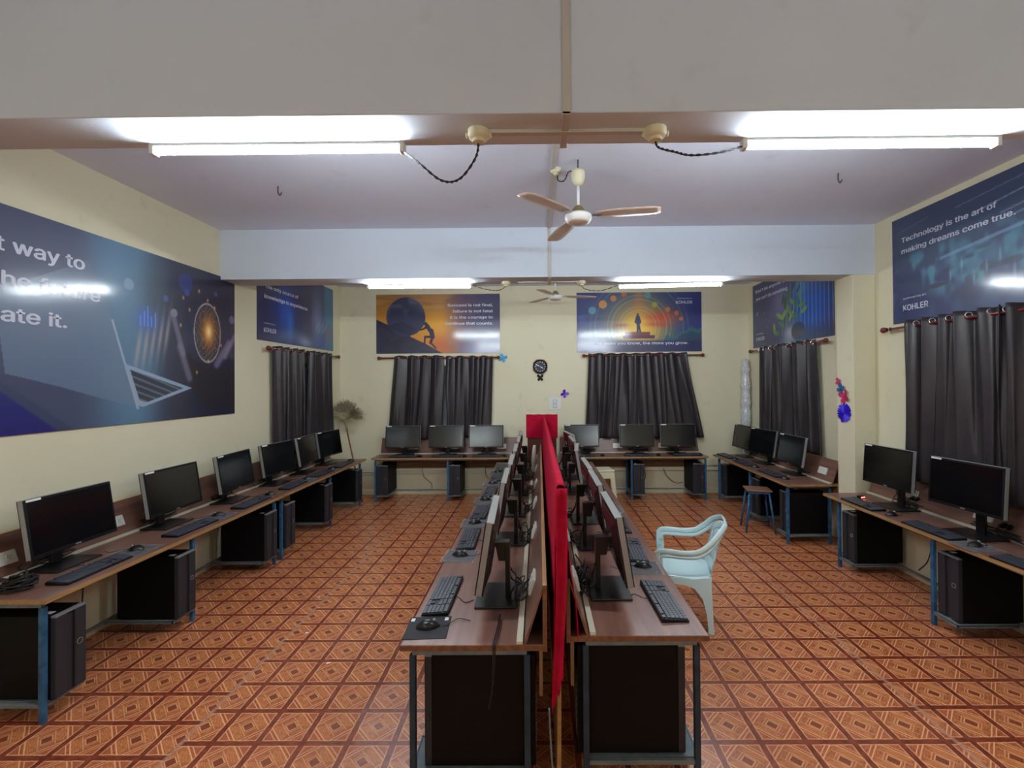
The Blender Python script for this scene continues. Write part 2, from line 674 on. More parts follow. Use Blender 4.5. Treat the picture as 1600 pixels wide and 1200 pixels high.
nwin = 0
for side, rects in WIN.items():
    for (a0, a1, z0, z1) in rects:
        nwin += 1
        mb = MB()
        pn = MB()

        def bb(m_, p, q, zz0, zz1, d0, d1):
            if side == 'back':
                m_.box(p, q, YB + d0, YB + d1, zz0, zz1)
            elif side == 'left':
                m_.box(XL - d1, XL - d0, p, q, zz0, zz1)
            else:
                m_.box(XR + d0, XR + d1, p, q, zz0, zz1)
        t = .045
        bb(mb, a0, a0 + t, z0, z1, .06, .12)
        bb(mb, a1 - t, a1, z0, z1, .06, .12)
        bb(mb, a0 + t, a1 - t, z0, z0 + t, .06, .12)
        bb(mb, a0 + t, a1 - t, z1 - t, z1, .06, .12)
        mid = (a0 + a1) / 2
        bb(mb, mid - .02, mid + .02, z0 + t, z1 - t, .06, .12)
        for zz in (1.3, 1.6, 1.9):
            bb(mb, a0 + t, a1 - t, zz - .006, zz + .006, .03, .042)
        bb(pn, a0 + t, a1 - t, z0 + t, z1 - t, .085, .093)
        w = structure(mb.build('window_%d' % nwin, FRAMEM))
        pn.build('pane', GLASSM, w)

# wall trunking / conduit low on the back wall
mb = MB()
mb.box(-2.40, -.45, YB - .03, YB, .345, .40)
structure(mb.build('trim_5', TRUNK))
mb = MB()
mb.tube([(-3.32, YB - .012, .375), (-2.40, YB - .012, .375)], .008)
mb.tube([(-3.32, YB - .012, .335), (-2.40, YB - .012, .335)], .008)
mb.tube([(.5, YB - .012, .455), (3.3, YB - .012, .455)], .008)
mb.tube([(.5, YB - .012, .375), (3.3, YB - .012, .375)], .008)
tag(mb.build('wall_conduit', IVORY, smooth=True), 'thin cream conduit pipes running low along the far wall', 'conduit')

# ------------------------------------------------------------------ tube lights
def make_tube():
    t = thing('tube_light', '', 'light', group='tube lights under the ceiling beams')
    L = 1.14
    m = MB(); m.box(-L / 2, L / 2, -.018, .018, -.014, 0); m.build('housing', WHITE, t, bevel=.003)
    m = MB()
    m.tube([(-L / 2 + .012, 0, -.030), (L / 2 - .012, 0, -.030)], .0145, 14)
    m.build('diffuser', TUBE, t, smooth='auto')
    for s in (-1, 1):
        m = MB(); m.box(s * L / 2 - .012, s * L / 2 + .012, -.019, .019, -.048, 0)
        m.build('end_cap', WHITE, t, bevel=.004)
    return t


tube0 = make_tube()
tubes = [(-1.185, 2.092, 'glowing tube light on the front beam, left of the ceiling fan'),
         (1.51, 2.092, 'glowing tube light on the front beam, right of the ceiling fan'),
         (-1.31, 5.085, 'glowing tube light above the boulder poster'),
         (1.455, 5.085, 'glowing tube light above the sunrise figure poster'),
         (-2.3, -2.4, 'tube light on the rear ceiling beam, left one'),
         (2.4, -2.4, 'tube light on the rear ceiling beam, right one')]
for i, (x, y, lb) in enumerate(tubes):
    o = tube0 if i == 0 else copy_tree(tube0)
    place(o, (x, y, ZB), 0, lb)
    for ch in o.children:
        if ch.name.startswith('diffuser') and i >= 2:
            ch.data = ch.data.copy()
            ch.data.materials[0] = TUBE_BACK if i < 4 else TUBE_REAR
    if i == 3:
        o.rotation_euler = (0, -.018, 0)
        o.location.z -= .01

# conduit on the beams and ceiling
CX = .12
mb = MB()
w = .016
mb.box(CX - w, CX + w, 1.858, 1.87, ZB - .012, ZC)
mb.box(CX - w, CX + w, 1.858, 2.13, ZB - .014, ZB)
mb.box(CX - w, CX + w, 2.12, 2.132, ZB, ZC)
mb.box(CX - w, CX + w, 2.12, 4.79, ZC - .014, ZC)
mb.box(CX - w, CX + w, 4.778, 4.79, ZB - .012, ZC)
mb.box(CX - w, CX + w, 4.778, 5.12, ZB - .014, ZB)
mb.box(CX - w, CX + w, 5.11, 5.122, ZB, ZC)
mb.box(CX - w, CX + w, 5.12, 6.4, ZC - .014, ZC)
for yy in (2.0, 5.0):
    mb.box(-.22, .48, yy - .014, yy + .014, ZB - .016, ZB)
mb.box(CX - w, CX + w, .2, 1.87, ZC - .014, ZC)
tag(mb.build('ceiling_conduit', IVORY, bevel=.002), 'cream cable conduit crossing the ceiling and beams', 'conduit')


def junction_box(loc, label, r=.045):
    t = thing('junction_box', label, 'junction box', loc, group='junction boxes on the beams')
    m = MB(); m.lathe([(r * 1.05, 0), (r * 1.05, -.025), (r * .9, -.034), (r * .62, -.038), (r * .6, -.052), (0.001, -.055)], 20)
    m.build('box_body', CREAM, t, smooth='auto')
    m = MB(); m.tube([(r * 1.0, 0, -.02), (r * 1.25, 0, -.02)], .012); m.tube([(-r * 1.25, 0, -.02), (-r * 1.0, 0, -.02)], .012)
    m.build('conduit_spout', CREAM, t, smooth=True)
    return t


junction_box((-.255, 2.0, ZB), 'round cream junction box on the front beam near left tube light')
junction_box((.515, 2.0, ZB), 'round cream junction box on the front beam near right tube light')
junction_box((-.35, 5.0, ZB), 'small cream junction box on the far beam, left of clock', .04)
junction_box((.47, 5.0, ZB), 'small cream junction box on the far beam, right of clock', .04)
junction_box((.145, 3.48, ZC), 'small cream junction box on the ceiling beside the near fan', .035)


def smooth_path(pts, n=6):
    P_ = [Vector(p) for p in pts]
    out = []
    for i in range(len(P_) - 1):
        p0 = P_[max(i - 1, 0)]; p1 = P_[i]; p2 = P_[i + 1]; p3 = P_[min(i + 2, len(P_) - 1)]
        for k in range(n):
            t = k / n
            out.append(0.5 * ((2 * p1) + (p2 - p0) * t + (2 * p0 - 5 * p1 + 4 * p2 - p3) * t * t + (-p0 + 3 * p1 - 3 * p2 + p3) * t ** 3))
    out.append(P_[-1])
    return out


def twisted_cord(pts, label, cat='cord', r=.004, name='twisted_cord', m_=None):
    path = smooth_path(pts, 10)
    mb_ = MB()
    for ph in (0, math.pi):
        q = []
        for i, p in enumerate(path):
            a = i * 1.1 + ph
            q.append(p + Vector((math.cos(a) * r * .8, 0, math.sin(a) * r * .8)))
        mb_.tube(q, r * .75, 6)
    return tag(mb_.build(name, m_ or CABLE, smooth=True), label, cat)


twisted_cord([(-.255, 2.0, 2.90), (-.27, 2.0, 2.83), (-.34, 2.0, 2.74), (-.42, 2.0, 2.735), (-.52, 2.02, 2.82), (-.62, 2.09, 2.915)],
             'black twisted cord sagging between junction box and left front tube light')
twisted_cord([(.515, 2.0, 2.90), (.53, 2.0, 2.87), (.60, 2.0, 2.85), (.67, 2.0, 2.835), (.80, 2.03, 2.86), (.94, 2.09, 2.92)],
             'black twisted cord from junction box to right front tube light')
twisted_cord([(-.35, 5.0, 2.90), (-.42, 5.0, 2.86), (-.55, 5.0, 2.865), (-.735, 5.02, 2.92)], 'thin dark cord feeding the far left tube light', r=.003)
twisted_cord([(.47, 5.0, 2.90), (.52, 5.0, 2.86), (.68, 5.0, 2.845), (.88, 5.02, 2.91)], 'thin dark cord feeding the far right tube light', r=.003)

# ceiling hooks
for (x, y, lb) in [(-2.12, 3.74, 'small iron hook in the ceiling on the left side'), (2.35, 3.6, 'small iron hook in the ceiling on the right side')]:
    mb = MB(); mb.tube(smooth_path([(x, y, ZC), (x, y, ZC - .05), (x + .015, y, ZC - .075), (x + .03, y, ZC - .05)], 5), .005, 6)
    tag(mb.build('ceiling_hook', mat('dark_iron', (70, 66, 70), .6), smooth=True), lb, 'hook', 'ceiling hooks')


# ------------------------------------------------------------------ ceiling fan
def make_fan():
    t = thing('ceiling_fan', '', 'ceiling fan', group='ceiling fans')
    zh = -.42     # hub relative to the ceiling
    m = MB(); m.tube(smooth_path([(0, 0, 0), (0, 0, -.06), (.012, 0, -.08)], 4), .006, 6); m.build('hook', mat('dark_iron'), t, smooth=True)
    m = MB(); m.lathe([(.012, -.075), (.040, -.078), (.050, -.092), (.051, -.12), (.046, -.15), (.034, -.178), (.014, -.19)], 20)
    m.build('canopy', CREAM, t, smooth=True)
    m = MB(); m.tube([(0, 0, -.19), (0, 0, zh + .07)], .011, 10); m.build('downrod', FANW, t, smooth=True)
    m = MB(); m.lathe([(.015, zh + .085), (.025, zh + .08), (.05, zh + .045), (.052, zh + .03)], 20); m.build('lower_cup', FANG, t, smooth='auto')
    m = MB(); m.lathe([(.05, zh + .032), (.085, zh + .02), (.098, zh + .008), (.098, zh - .012), (.09, zh - .022), (.088, zh - .028), (.075, zh - .04), (.03, zh - .046), (.002, zh - .047)], 28)
    m.build('motor', FANW, t, smooth='auto')
    m = MB(); m.lathe([(.082, zh - .036), (.07, zh - .043), (.03, zh - .05), (.001, zh - .051)], 28); m.build('motor_cover', FANB, t, smooth=True)
    for a in (-13, 107, 227):
        T = Rm('Z', a)
        m = MB()

        def bl(u_, v_):
            r_ = .13 + u_ * .45
            wdt = .045 + .022 * min(1, u_ * 3) - .012 * max(0, u_ - .8) * 5
            yy = (v_ - .5) * 2 * wdt * (1 if u_ < .97 else .75)
            return (r_, yy, zh + .012 - yy * .07 - .012 * u_)
        m.grid(bl, 12, 4, T=T)
        b = m.build('blade', FANB, t, smooth=True, solid=.004)
        m = MB(); m.box(.08, .17, -.016, .016, zh + .004, zh + .011, T=T)
        m.build('blade_iron', STEEL, b, bevel=.001)
    return t


fan = make_fan()
place(fan, (.295, 3.34, ZC), 0, 'white three-blade ceiling fan hanging between the two beams')
f2 = copy_tree(fan)
place(f2, (.24, 6.45, ZC), R(20), 'distant ceiling fan hanging above the wall clock')
twisted_cord([(.15, 3.48, 3.42), (.16, 3.46, 3.37), (.20, 3.42, 3.355), (.23, 3.38, 3.40), (.275, 3.34, 3.385)], 'short dark cord linking ceiling box to the near fan', r=.0035)


# ------------------------------------------------------------------ furniture
def make_desk(L, D, frames, sockets, label, loc, rz, name='computer_desk', trunk=True, bh=.25, edge=None):
    """local x along the desk (user's right), y from the user's edge to the back. frames = [(x, tray side)]"""
    t = thing(name, label, 'desk', loc, rz, 'steel-framed computer desks')
    Zt = .69
    m = MB()
    m.box(0, L, 0, D, Zt - .024, Zt, 0)
    e = .004
    m.box(-e, L + e, -e, 0, Zt - .025, Zt - .001, 1)
    m.box(-e, 0, 0, D, Zt - .025, Zt - .001, 1)
    m.box(L, L + e, 0, D, Zt - .025, Zt - .001, 1)
    m.build('tabletop', [TOP, edge or EDGE], t)
    m = MB()
    m.box(0, L, D - .018, D, Zt - .03, Zt + bh, 0)
    m.box(0, L, D - .0185, D + .0005, Zt + bh, Zt + bh + .002, 2)
    m.box(-.002, 0, D - .0185, D + .0005, Zt - .03, Zt + bh + .002, 1)
    m.box(L, L + .002, D - .0185, D + .0005, Zt - .03, Zt + bh + .002, 1)
    m.build('backboard', [BOARD, edge or EDGE, EDGE], t)
    m = MB()
    m.prism([(D - .105, Zt), (D - .092, Zt), (D - .018, Zt + bh - .03), (D - .018, Zt + bh - .005)], 'x', .004, L - .004)
    m.build('socket_panel', BOARD if bh < .2 else TOP, t)
    if trunk:
        m = MB(); m.box(.0, L, D - .135, D - .107, Zt, Zt + .016)
        m.build('cable_trunking', TRUNK, t, bevel=.002)
    ang = math.atan2(bh - .005, .087)
    for sx in sockets:
        T = Tm((sx, D - .066, Zt + (bh - .005) * .45)) @ Matrix.Rotation(ang, 4, 'X')
        m = MB()
        m.box(-.075, .075, -.04, .04, .0, .012, 0, T)
        for k in (-.035, .035):
            m.box(k - .018, k + .018, -.02, .02, .012, .016, 0, T)
            for (a, b) in ((-.007, .006), (.007, .006), (0, -.008)):
                m.box(k + a - .0025, k + a + .0025, b - .0025, b + .0025, .016, .0165, 1, T)
        m.build('socket_plate', [WHITE, BLACK], t)
    m = MB(); m.box(.02, L - .02, D - .035, D - .020, Zt - .24, Zt - .03)
    m.build('modesty_panel', PANEL, t)
    for (fx, side) in frames:
        for yy, nm in ((.045, 'leg'), (D - .09, 'leg')):
            m = MB(); m.box(fx - .0135, fx + .0135, yy - .0135, yy + .0135, 0, Zt - .055)
            m.build('leg', SHADED_BLUE if edge else BLUE, t, bevel=.002)
        m = MB()
        m.box(fx - .0125, fx + .0125, .045, D - .09, Zt - .055, Zt - .03)
        m.build('top_rail', GREY_BLUE, t, bevel=.002)
        m = MB(); m.box(fx - .01, fx + .01, .055, D - .10, .085, .105)
        m.build('lower_rail', GREY_BLUE, t, bevel=.002)
        x0, x1 = (fx + .014, fx + .215) if side > 0 else (fx - .215, fx - .014)
        m = MB()
        m.box(x0, x1, .03, D - .1, .099, .104)
        m.box(x0, x1, .03, .036, .085, .108)
        xe = x1 if side > 0 else x0
        m.box(min(xe, xe - side * .006), max(xe, xe - side * .006), .03, D - .1, .085, .108)
        m.build('tower_tray', GREY_BLUE, t)
    xs = [f[0] for f in frames]
    m = MB()
    m.box(min(xs), max(xs), D - .10, D - .08, .086, .106)
    m.build('rear_rail', GREY_BLUE, t, bevel=.002)
    m = MB(); m.box(min(xs), max(xs), .055, .075, Zt - .055, Zt - .03)
    m.build('front_rail', GREY_BLUE, t, bevel=.002)
    return t


H90 = math.pi / 2
DL = .64
make_desk(2.32, DL, [(.03, 1), (1.12, -1), (2.24, -1)], [.28, 1.02, 1.80], 'long computer desk at near end of the left wall, under the big poster', (-2.69, 2.50, 0), H90)
make_desk(2.29, DL, [(.03, 1), (1.17, -1), (2.17, -1)], [.2, .95, 1.65], 'long computer desk at far end of the left wall, before the curtain', (-2.69, 4.84, 0), H90)
DB = .525
make_desk(2.28, DB, [(.05, 1), (1.185, 1), (2.24, -1)], [.55, 1.2, 2.0], 'computer desk against the far wall beneath the boulder poster', (-2.62, 7.172, 0), 0)
make_desk(2.28, DB, [(.05, 1), (1.10, 1), (2.25, -1)], [.25, .95, 1.7], 'computer desk against the far wall beneath the sunrise poster', (.34, 7.172, 0), 0)
make_desk(2.33, .57, [(.18, 1), (1.27, 1), (2.28, -1)], [.5, 1.2, 1.9], 'computer desk by the right wall nearest the camera, beneath technology poster', (2.93, 4.785, 0), -H90)
make_desk(2.17, .61, [(.12, 1), (1.17, 1), (2.10, -1)], [.5, 1.3, 1.95], 'computer desk in the far right corner behind the small stool', (2.77, 7.36, 0), -H90)
DC = .648
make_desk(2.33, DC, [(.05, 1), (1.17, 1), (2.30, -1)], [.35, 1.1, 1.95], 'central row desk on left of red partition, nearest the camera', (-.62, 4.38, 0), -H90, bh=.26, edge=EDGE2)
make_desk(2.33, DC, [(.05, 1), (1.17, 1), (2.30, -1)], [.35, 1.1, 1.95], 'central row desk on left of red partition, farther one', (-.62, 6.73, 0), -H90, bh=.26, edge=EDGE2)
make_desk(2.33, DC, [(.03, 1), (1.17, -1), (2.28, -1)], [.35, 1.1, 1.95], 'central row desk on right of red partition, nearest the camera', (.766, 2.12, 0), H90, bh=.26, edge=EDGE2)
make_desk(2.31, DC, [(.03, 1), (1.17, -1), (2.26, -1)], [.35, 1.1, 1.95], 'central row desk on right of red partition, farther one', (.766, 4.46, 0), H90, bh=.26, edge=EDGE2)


def make_monitor(rise=0.0, tilt=9.0, pole_h=.30):
    """base centre at the origin on the desk, screen faces -y"""
    t = thing('computer_monitor', '', 'monitor')
    Wd, Hh = .55, .355
    m = MB(); m.box(-.15, .15, -.12, .10, 0, .012); m.build('stand_base', BLACK2, t, bevel=.004)
    m = MB()
    m.box(-.032, .032, .035, .06, .012, .28 + rise)
    m.prism([(.0, .20 + rise), (.06, .20 + rise), (.06, .30 + rise), (-.02, .30 + rise)], 'x', -.03, .03)
    m.build('stand_neck', BLACK2, t, bevel=.003)
    m = MB(); m.box(-.018, .018, .0601, .063, .03, .27 + rise); m.build('neck_trim', SILVER, t)
    T = Tm((0, -.105, .13 + rise)) @ Matrix.Rotation(R(-tilt), 4, 'X')
    m = MB()
    # rim and back bulge
    m.box(-Wd / 2, Wd / 2, .004, .044, 0, Hh, 0, T)
    m.prism([(-.25, .03), (.25, .03), (.25, Hh - .03), (-.25, Hh - .03)], 'y', .044, .046, 0, T)
    vs = [(-.25, .045, .03), (.25, .045, .03), (.25, .045, Hh - .03), (-.25, .045, Hh - .03),
          (-.17, .062, .08), (.17, .062, .08), (.17, .062, Hh - .08), (-.17, .062, Hh - .08)]
    fs = [(0, 1, 5, 4), (1, 2, 6, 5), (2, 3, 7, 6), (3, 0, 4, 7), (4, 5, 6, 7)]
    m.add(vs, fs, 0, T)
    hs = m.build('housing', BACKSH, t, bevel=.003)
    m = MB()
    m.box(-Wd / 2 - .002, Wd / 2 + .002, .006, .042, Hh - .001, Hh + .003, 0, T)
    m.box(-Wd / 2 - .003, -Wd / 2, .006, .034, 0, Hh, 0, T)
    m.box(Wd / 2, Wd / 2 + .003, .006, .034, 0, Hh, 0, T)
    m.build('side_band', SILVER, hs)
    m = MB()
    m.box(-Wd / 2, Wd / 2, 0, .005, 0, .020, 0, T)
    m.box(-Wd / 2, Wd / 2, 0, .005, Hh - .014, Hh, 0, T)
    m.box(-Wd / 2, -Wd / 2 + .012, 0, .005, .02, Hh - .014, 0, T)
    m.box(Wd / 2 - .012, Wd / 2, 0, .005, .02, Hh - .014, 0, T)
    m.build('front_bezel', BLACK, hs)
    m = MB(); m.box(-Wd / 2 + .012, Wd / 2 - .012, .0025, .006, .02, Hh - .014, 0, T); m.build('screen', SCREEN, t)
    m = MB(); m.box(-Wd / 2 + .012, -Wd / 2 + .095, -.0012, 0, Hh - .014, Hh - .001, 0, T); m.build('sticker', STICK, hs)
    m = MB(); m.box(-.018, .018, -.001, 0, .006, .013, 0, T); m.build('badge', SILVER, hs)
    m = MB(); m.box(.06, .10, .0622, .0628, .2, .245, 0, T); m.build('rear_label', STICK, hs)
    return t


def make_keyboard():
    t = thing('keyboard', '', 'keyboard')
    m = MB()
    m.prism([(-.066, 0), (.066, 0), (.066, .020), (-.066, .010)], 'x', -.22, .22)
    body = m.build('key_tray', BLACK, t, bevel=.002)
    m = MB()
    slope = .010 / .132
    for row in range(6):
        y = -.054 + row * .0205 + (.004 if row == 5 else 0)
        x = -.212
        layout = {0: [1.3, 1.2, 1.2, 6.0, 1.2, 1.2, 1.3], 1: [2.2] + [1] * 10 + [2.6], 2: [1.8] + [1] * 11 + [2.0], 3: [1.5] + [1] * 13,
                  4: [1] * 13 + [1.6], 5: [1, 0, 1, 1, 1, 1, 0, 1, 1, 1, 1, 0, 1.6]}[row]
        k = .285 / sum(a if a else .6 for a in layout)
        for a in layout:
            wd = (a if a else .6) * k
            if a:
                z = .010 + (y + .066) * slope
                m.box(x + .001, x + wd - .001, y - .0085, y + .0085, z, z + .006)
            x += wd
        for c_ in range(3):
            if row in (0, 1, 3, 4, 5) and not (row == 1 and c_ != 1):
                xx = .080 + c_ * .0185
                z = .010 + (y + .066) * slope
                m.box(xx + .001, xx + .0175, y - .0085, y + .0085, z, z + .006)
        for c_ in range(4):
            xx = .142 + c_ * .0185
            z = .010 + (y + .066) * slope
            m.box(xx + .001, xx + .0175, y - .0085, y + .0085, z, z + .006)
    m.build('keys', KEYS, t)
    m = MB(); m.tube(smooth_path([(.02, .066, .012), (.03, .09, .004), (.08, .13, .004), (.05, .17, .004)], 5), .002, 5)
    m.build('cord', CABLE, t, smooth=True)
    return t


def make_mouse():
    t = thing('computer_mouse', '', 'mouse')
    m = MB()

    def fn(u_, v_):
        y = -.054 + u_ * .108
        pr = math.sin(math.pi * min(max(u_, .02), .98)) ** .45
        hw = .031 * pr * (1 - .08 * math.cos(2 * math.pi * u_))
        hz = .036 * (math.sin(math.pi * (u_ * .85 + .1)) ** .7) * pr ** .4
        a = math.pi * v_
        return (-hw * math.cos(a), y, .001 + hz * math.sin(a) ** .75 if 0 < v_ < 1 else .001)
    m.grid(fn, 14, 12)
    m.box(-.024, .024, -.04, .04, .0, .004)
    m.build('shell', BLACK2, t, smooth=True)
    m = MB(); m.tube([(-.004, .03, .031), (.004, .03, .031)], .008, 10); m.build('scroll_wheel', SILVER, t, smooth=True)
    m = MB(); m.tube(smooth_path([(0, .052, .008), (.005, .09, .004), (-.05, .14, .003), (-.02, .20, .003)], 5), .002, 5)
    m.build('cord', CABLE, t, smooth=True)
    return t


def make_pad(wrapped):
    t = thing('mouse_pad', '', 'mouse pad')
    m = MB(); m.box(-.10, .10, -.10, .10, 0, .003); m.build('pad', mat('pad_cloth', (40, 40, 44), .8), t, bevel=.002)
    if not wrapped:
        m = MB()
        for (x, z) in ((-.085, -.092), (-.085, .07)):
            m.box(x, x + .012, z, z + .018, .0031, .0036)
            m.box(x + .015, x + .027, z, z + .018, .0031, .0036)
        m.build('white_mark', STICK, t)
    else:
        rnd = random.Random(3)
        hh = [[rnd.random() * .007 for _ in range(15)] for _ in range(15)]
        m = MB(); m.grid(lambda a, b: (-.115 + .23 * a, -.115 + .23 * b, .0045 + hh[int(round(a * 14))][int(round(b * 14))] * (1 if 0 < a < 1 and 0 < b < 1 else .2)), 14, 14)
        m.build('plastic_wrap', PLASTIC, t)
    return t


def make_tower():
    """front faces -y, front plane at y=0"""
    t = thing('computer_tower', '', 'computer tower')
    W_, D_, H_ = .172, .46, .465
    m = MB(); m.box(0, W_, .03, D_, .008, H_); m.build('case', CASE, t, bevel=.004)
    m = MB()
    m.box(.0, .062, 0, .03, .008, H_ - .01)
    m.box(.108, W_, 0, .03, .008, H_ - .01)
    m.box(.062, .108, .012, .03, .008, H_ - .02)
    fr = m.build('front_bezel', BEZEL, t, bevel=.003)
    m = MB(); m.box(.0, W_, .0, .03, H_ - .0095, H_ + .001); m.build('bezel_cap', mat('grey_cap', (118, 118, 122), .4), fr, bevel=.002)
    m = MB(); m.torus(.016, .0016, T=Tm((.135, -.0005, .26)) @ Rm('X', 90)); m.build('round_emblem', SILVER, fr)
    m = MB()
    for k in range(10):
        m.box(.02, W_ - .02, D_, D_ + .0015, .07 + k * .03, .085 + k * .03)
    m.build('rear_vents', SILVER, t)
    m = MB()
    for k in (.02, W_ - .045):
        m.box(k, k + .025, .05, .08, 0, .008); m.box(k, k + .025, D_ - .07, D_ - .04, 0, .008)
    m.build('feet', BLACK, t)
    m = MB(); m.box(.03, .06, .06, .10, H_ + .0002, H_ + .0012); m.build('sticker', STICK, t)
    return t


def make_tangle(seed, big=1.0):
    """cords behind the monitor, from the socket panel to the stand"""
    rnd = random.Random(seed)
    m = MB()
    pts = [(.0, .22, .09), (.0, .19, .085), (.01, .15, .05)]
    for i in range(9):
        a = i * 1.9 + rnd.random()
        rr = (.045 + .06 * rnd.random()) * big
        pts.append((.03 + rr * math.cos(a) * 1.3, .125 + rr * math.sin(a) * .35, .012 + .06 * rnd.random() * (1 if i < 8 else .3)))
    pts.append((.0, .085, .08)); pts.append((.0, .07, .14))
    m.tube(smooth_path(pts, 8), .0042, 6)
    pts2 = [(.04, .215, .09), (.05, .18, .07)]
    for i in range(6):
        a = -i * 1.7 + rnd.random()
        rr = (.04 + .06 * rnd.random()) * big
        pts2.append((-.02 + rr * math.cos(a) * 1.6, .125 + rr * math.sin(a) * .3, .02 + .05 * rnd.random()))
    pts2.append((-.03, .08, .12)); pts2.append((-.03, .055, .20))
    m.tube(smooth_path(pts2, 8), .0035, 6)
    t = m.build('power_cord', CABLE, None, smooth=True)
    m = MB()
    T = Tm((.0, .215, .09)) @ Rm('X', 25)
    m.box(-.014, .014, -.035, .01, -.012, .012, 0, T)
    T = Tm((.045, .21, .09)) @ Rm('X', 25)
    m.box(-.014, .014, -.03, .01, -.012, .012, 0, T)
    m.build('plug', BLACK, t, bevel=.003)
    return t


mon_std = [make_monitor(0, 9), make_monitor(.065, 4)]
kb0 = make_keyboard()
ms0 = make_mouse()
pad_plain, pad_wrap = make_pad(False), make_pad(True)
tw0 = make_tower()
tang = [make_tangle(1, 1.35), make_tangle(5, 1.5), make_tangle(9, 1.1)]


def put(proto, loc, rz, label, group):
    o = copy_tree(proto)
    o.location = loc
    o.rotation_euler = (0, 0, rz)
    o['label'] = label
    o['group'] = group
    return o


def station(row, i, cx, cy, rz, where, mon=0, kx=-.05, ky=-.29, mx=.28, my=-.27, drot=0.0, pad=None, tang_i=None, kb=True, mouse=True, ty=0):
    """one seat: monitor, keyboard, mouse, pad and cords, laid out in the seat's own frame"""
    c, s = math.cos(rz), math.sin(rz)

    def w2(x, y):
        return (cx + x * c - y * s, cy + x * s + y * c)
    Z = .69
    rnd = random.Random(hash(row) % 1000 + i * 17 if False else i * 17 + len(row))
    mo = put(mon_std[mon], (cx, cy, Z), rz + drot, 'black flat monitor, ' + where, 'monitors ' + row)
    if kb:
        x, y = w2(kx, ky)
        put(kb0, (x, y, Z), rz + R(rnd.uniform(-3, 3)), 'black keyboard of the monitor ' + where, 'keyboards ' + row)
    if mouse:
        x, y = w2(mx, my)
        zz = Z
        if pad is not None:
            put(pad_wrap if pad else pad_plain, (x, y, Z), rz + R(rnd.uniform(-4, 4)),
                ('plastic-wrapped mouse pad ' if pad else 'black mouse pad ') + 'of the monitor ' + where, 'mouse pads ' + row)
            zz = Z + (.0045 if pad else .003)
        put(ms0, (x, y, zz), rz + R(rnd.uniform(-14, 14)), 'black mouse beside the keyboard, monitor ' + where, 'mice ' + row)
    cd = copy_tree(tang[(i if tang_i is None else tang_i) % 3], mo)
    cd.location = (rnd.uniform(-.05, .05), -.01 + ty, 0)
    cd.rotation_euler = (0, 0, -drot)


ORD6 = ['nearest the camera', 'second from the camera', 'third from the camera', 'fourth from the camera', 'fifth from the camera', 'farthest from the camera']
# left wall row
row = 'along the left wall'
for i, (y, dr) in enumerate([(2.99, 0), (3.82, 0), (4.60, 4), (5.37, -5), (6.03, 5), (6.68, -7)]):
    station(row, i, -3.105, y, H90, ORD6[i] + ' ' + row, kx=-.10, ky=-.29, mx=.24, my=-.27, drot=R(dr), pad=True if i in (0, 1, 3) else None)
# centre left
row = 'in central row, left side'
for i, y in enumerate([2.52, 3.42, 4.13, 4.88, 5.62, 6.29]):
    station(row, i, -.225, y, -H90, ORD6[i] + ' ' + row, kx=0.0, ky=-.30, mx=.325, my=-.31, drot=R(1 if i else 2), pad=(False if i == 0 else True), ty=-.005)
row = 'in central row, right side'
for i, (y, dr) in enumerate([(2.60, 0), (3.33, 0), (3.91, 1), (4.90, -6), (5.63, 2), (6.2, 9)]):
    station(row, i, .37, y, H90, ORD6[i] + ' ' + row, kx=-.15, ky=-.275, mx=.29, my=-.27, drot=R(dr), pad=True if i in (0, 2) else None)
# back wall
BX = [-2.19, -1.49, -.85, .68, 1.56, 2.22]
BN = ['leftmost below boulder poster', 'middle one below boulder poster', 'rightmost below boulder poster',
      'leftmost below sunrise poster', 'middle one below sunrise poster', 'rightmost below sunrise poster']
for i, x in enumerate(BX):
    station('on the far wall desks', i, x, 7.455, 0, BN[i], kx=[.05, .02, .02, -.02, .0, .1][i], ky=-.195, mx=.31, my=-.19, drot=R([2, 0, 0, 0, 1, -2][i]), pad=None)
# right near
row = 'on near right desk'
for i, (y, dr) in enumerate([(4.22, 2), (3.46, 5), (2.72, 0)]):
    station(row, i, 3.245, y, -H90, ['farthest', 'middle', 'nearest'][i] + ' ' + row, mon=1, kx=-.10, ky=-.24, mx=.24, my=-.23, drot=R(dr), pad=True if i == 1 else None, ty=-.03)
row = 'on far right corner desk'
for i, (y, dr) in enumerate([(7.14, 2), (6.52, 9), (5.77, 1)]):
    station(row, i, 3.20, y, -H90, ['nearest the corner', 'in the middle', 'nearest the column'][i] + ' ' + row, kx=-.0, ky=-.31, mx=.31, my=-.30, drot=R(dr), pad=None, ty=-.02)

# towers
TZ = .1045


def tower(wx, wy, rz, label, group):
    o = put(tw0, (wx, wy, TZ), rz, label, group)
    if label.startswith('large'):
        o.scale = (1.0, 1.1, 1.1)


def desk_towers(loc, rz, D, frames, labels, group, fy=.055):
    c, s = math.cos(rz), math.sin(rz)
    for (fx, side), lb in zip(frames, labels):
        x = fx + .024 if side > 0 else fx - .024 - .172
        y = fy
        tower(loc[0] + x * c - y * s, loc[1] + x * s + y * c, rz, lb, group)


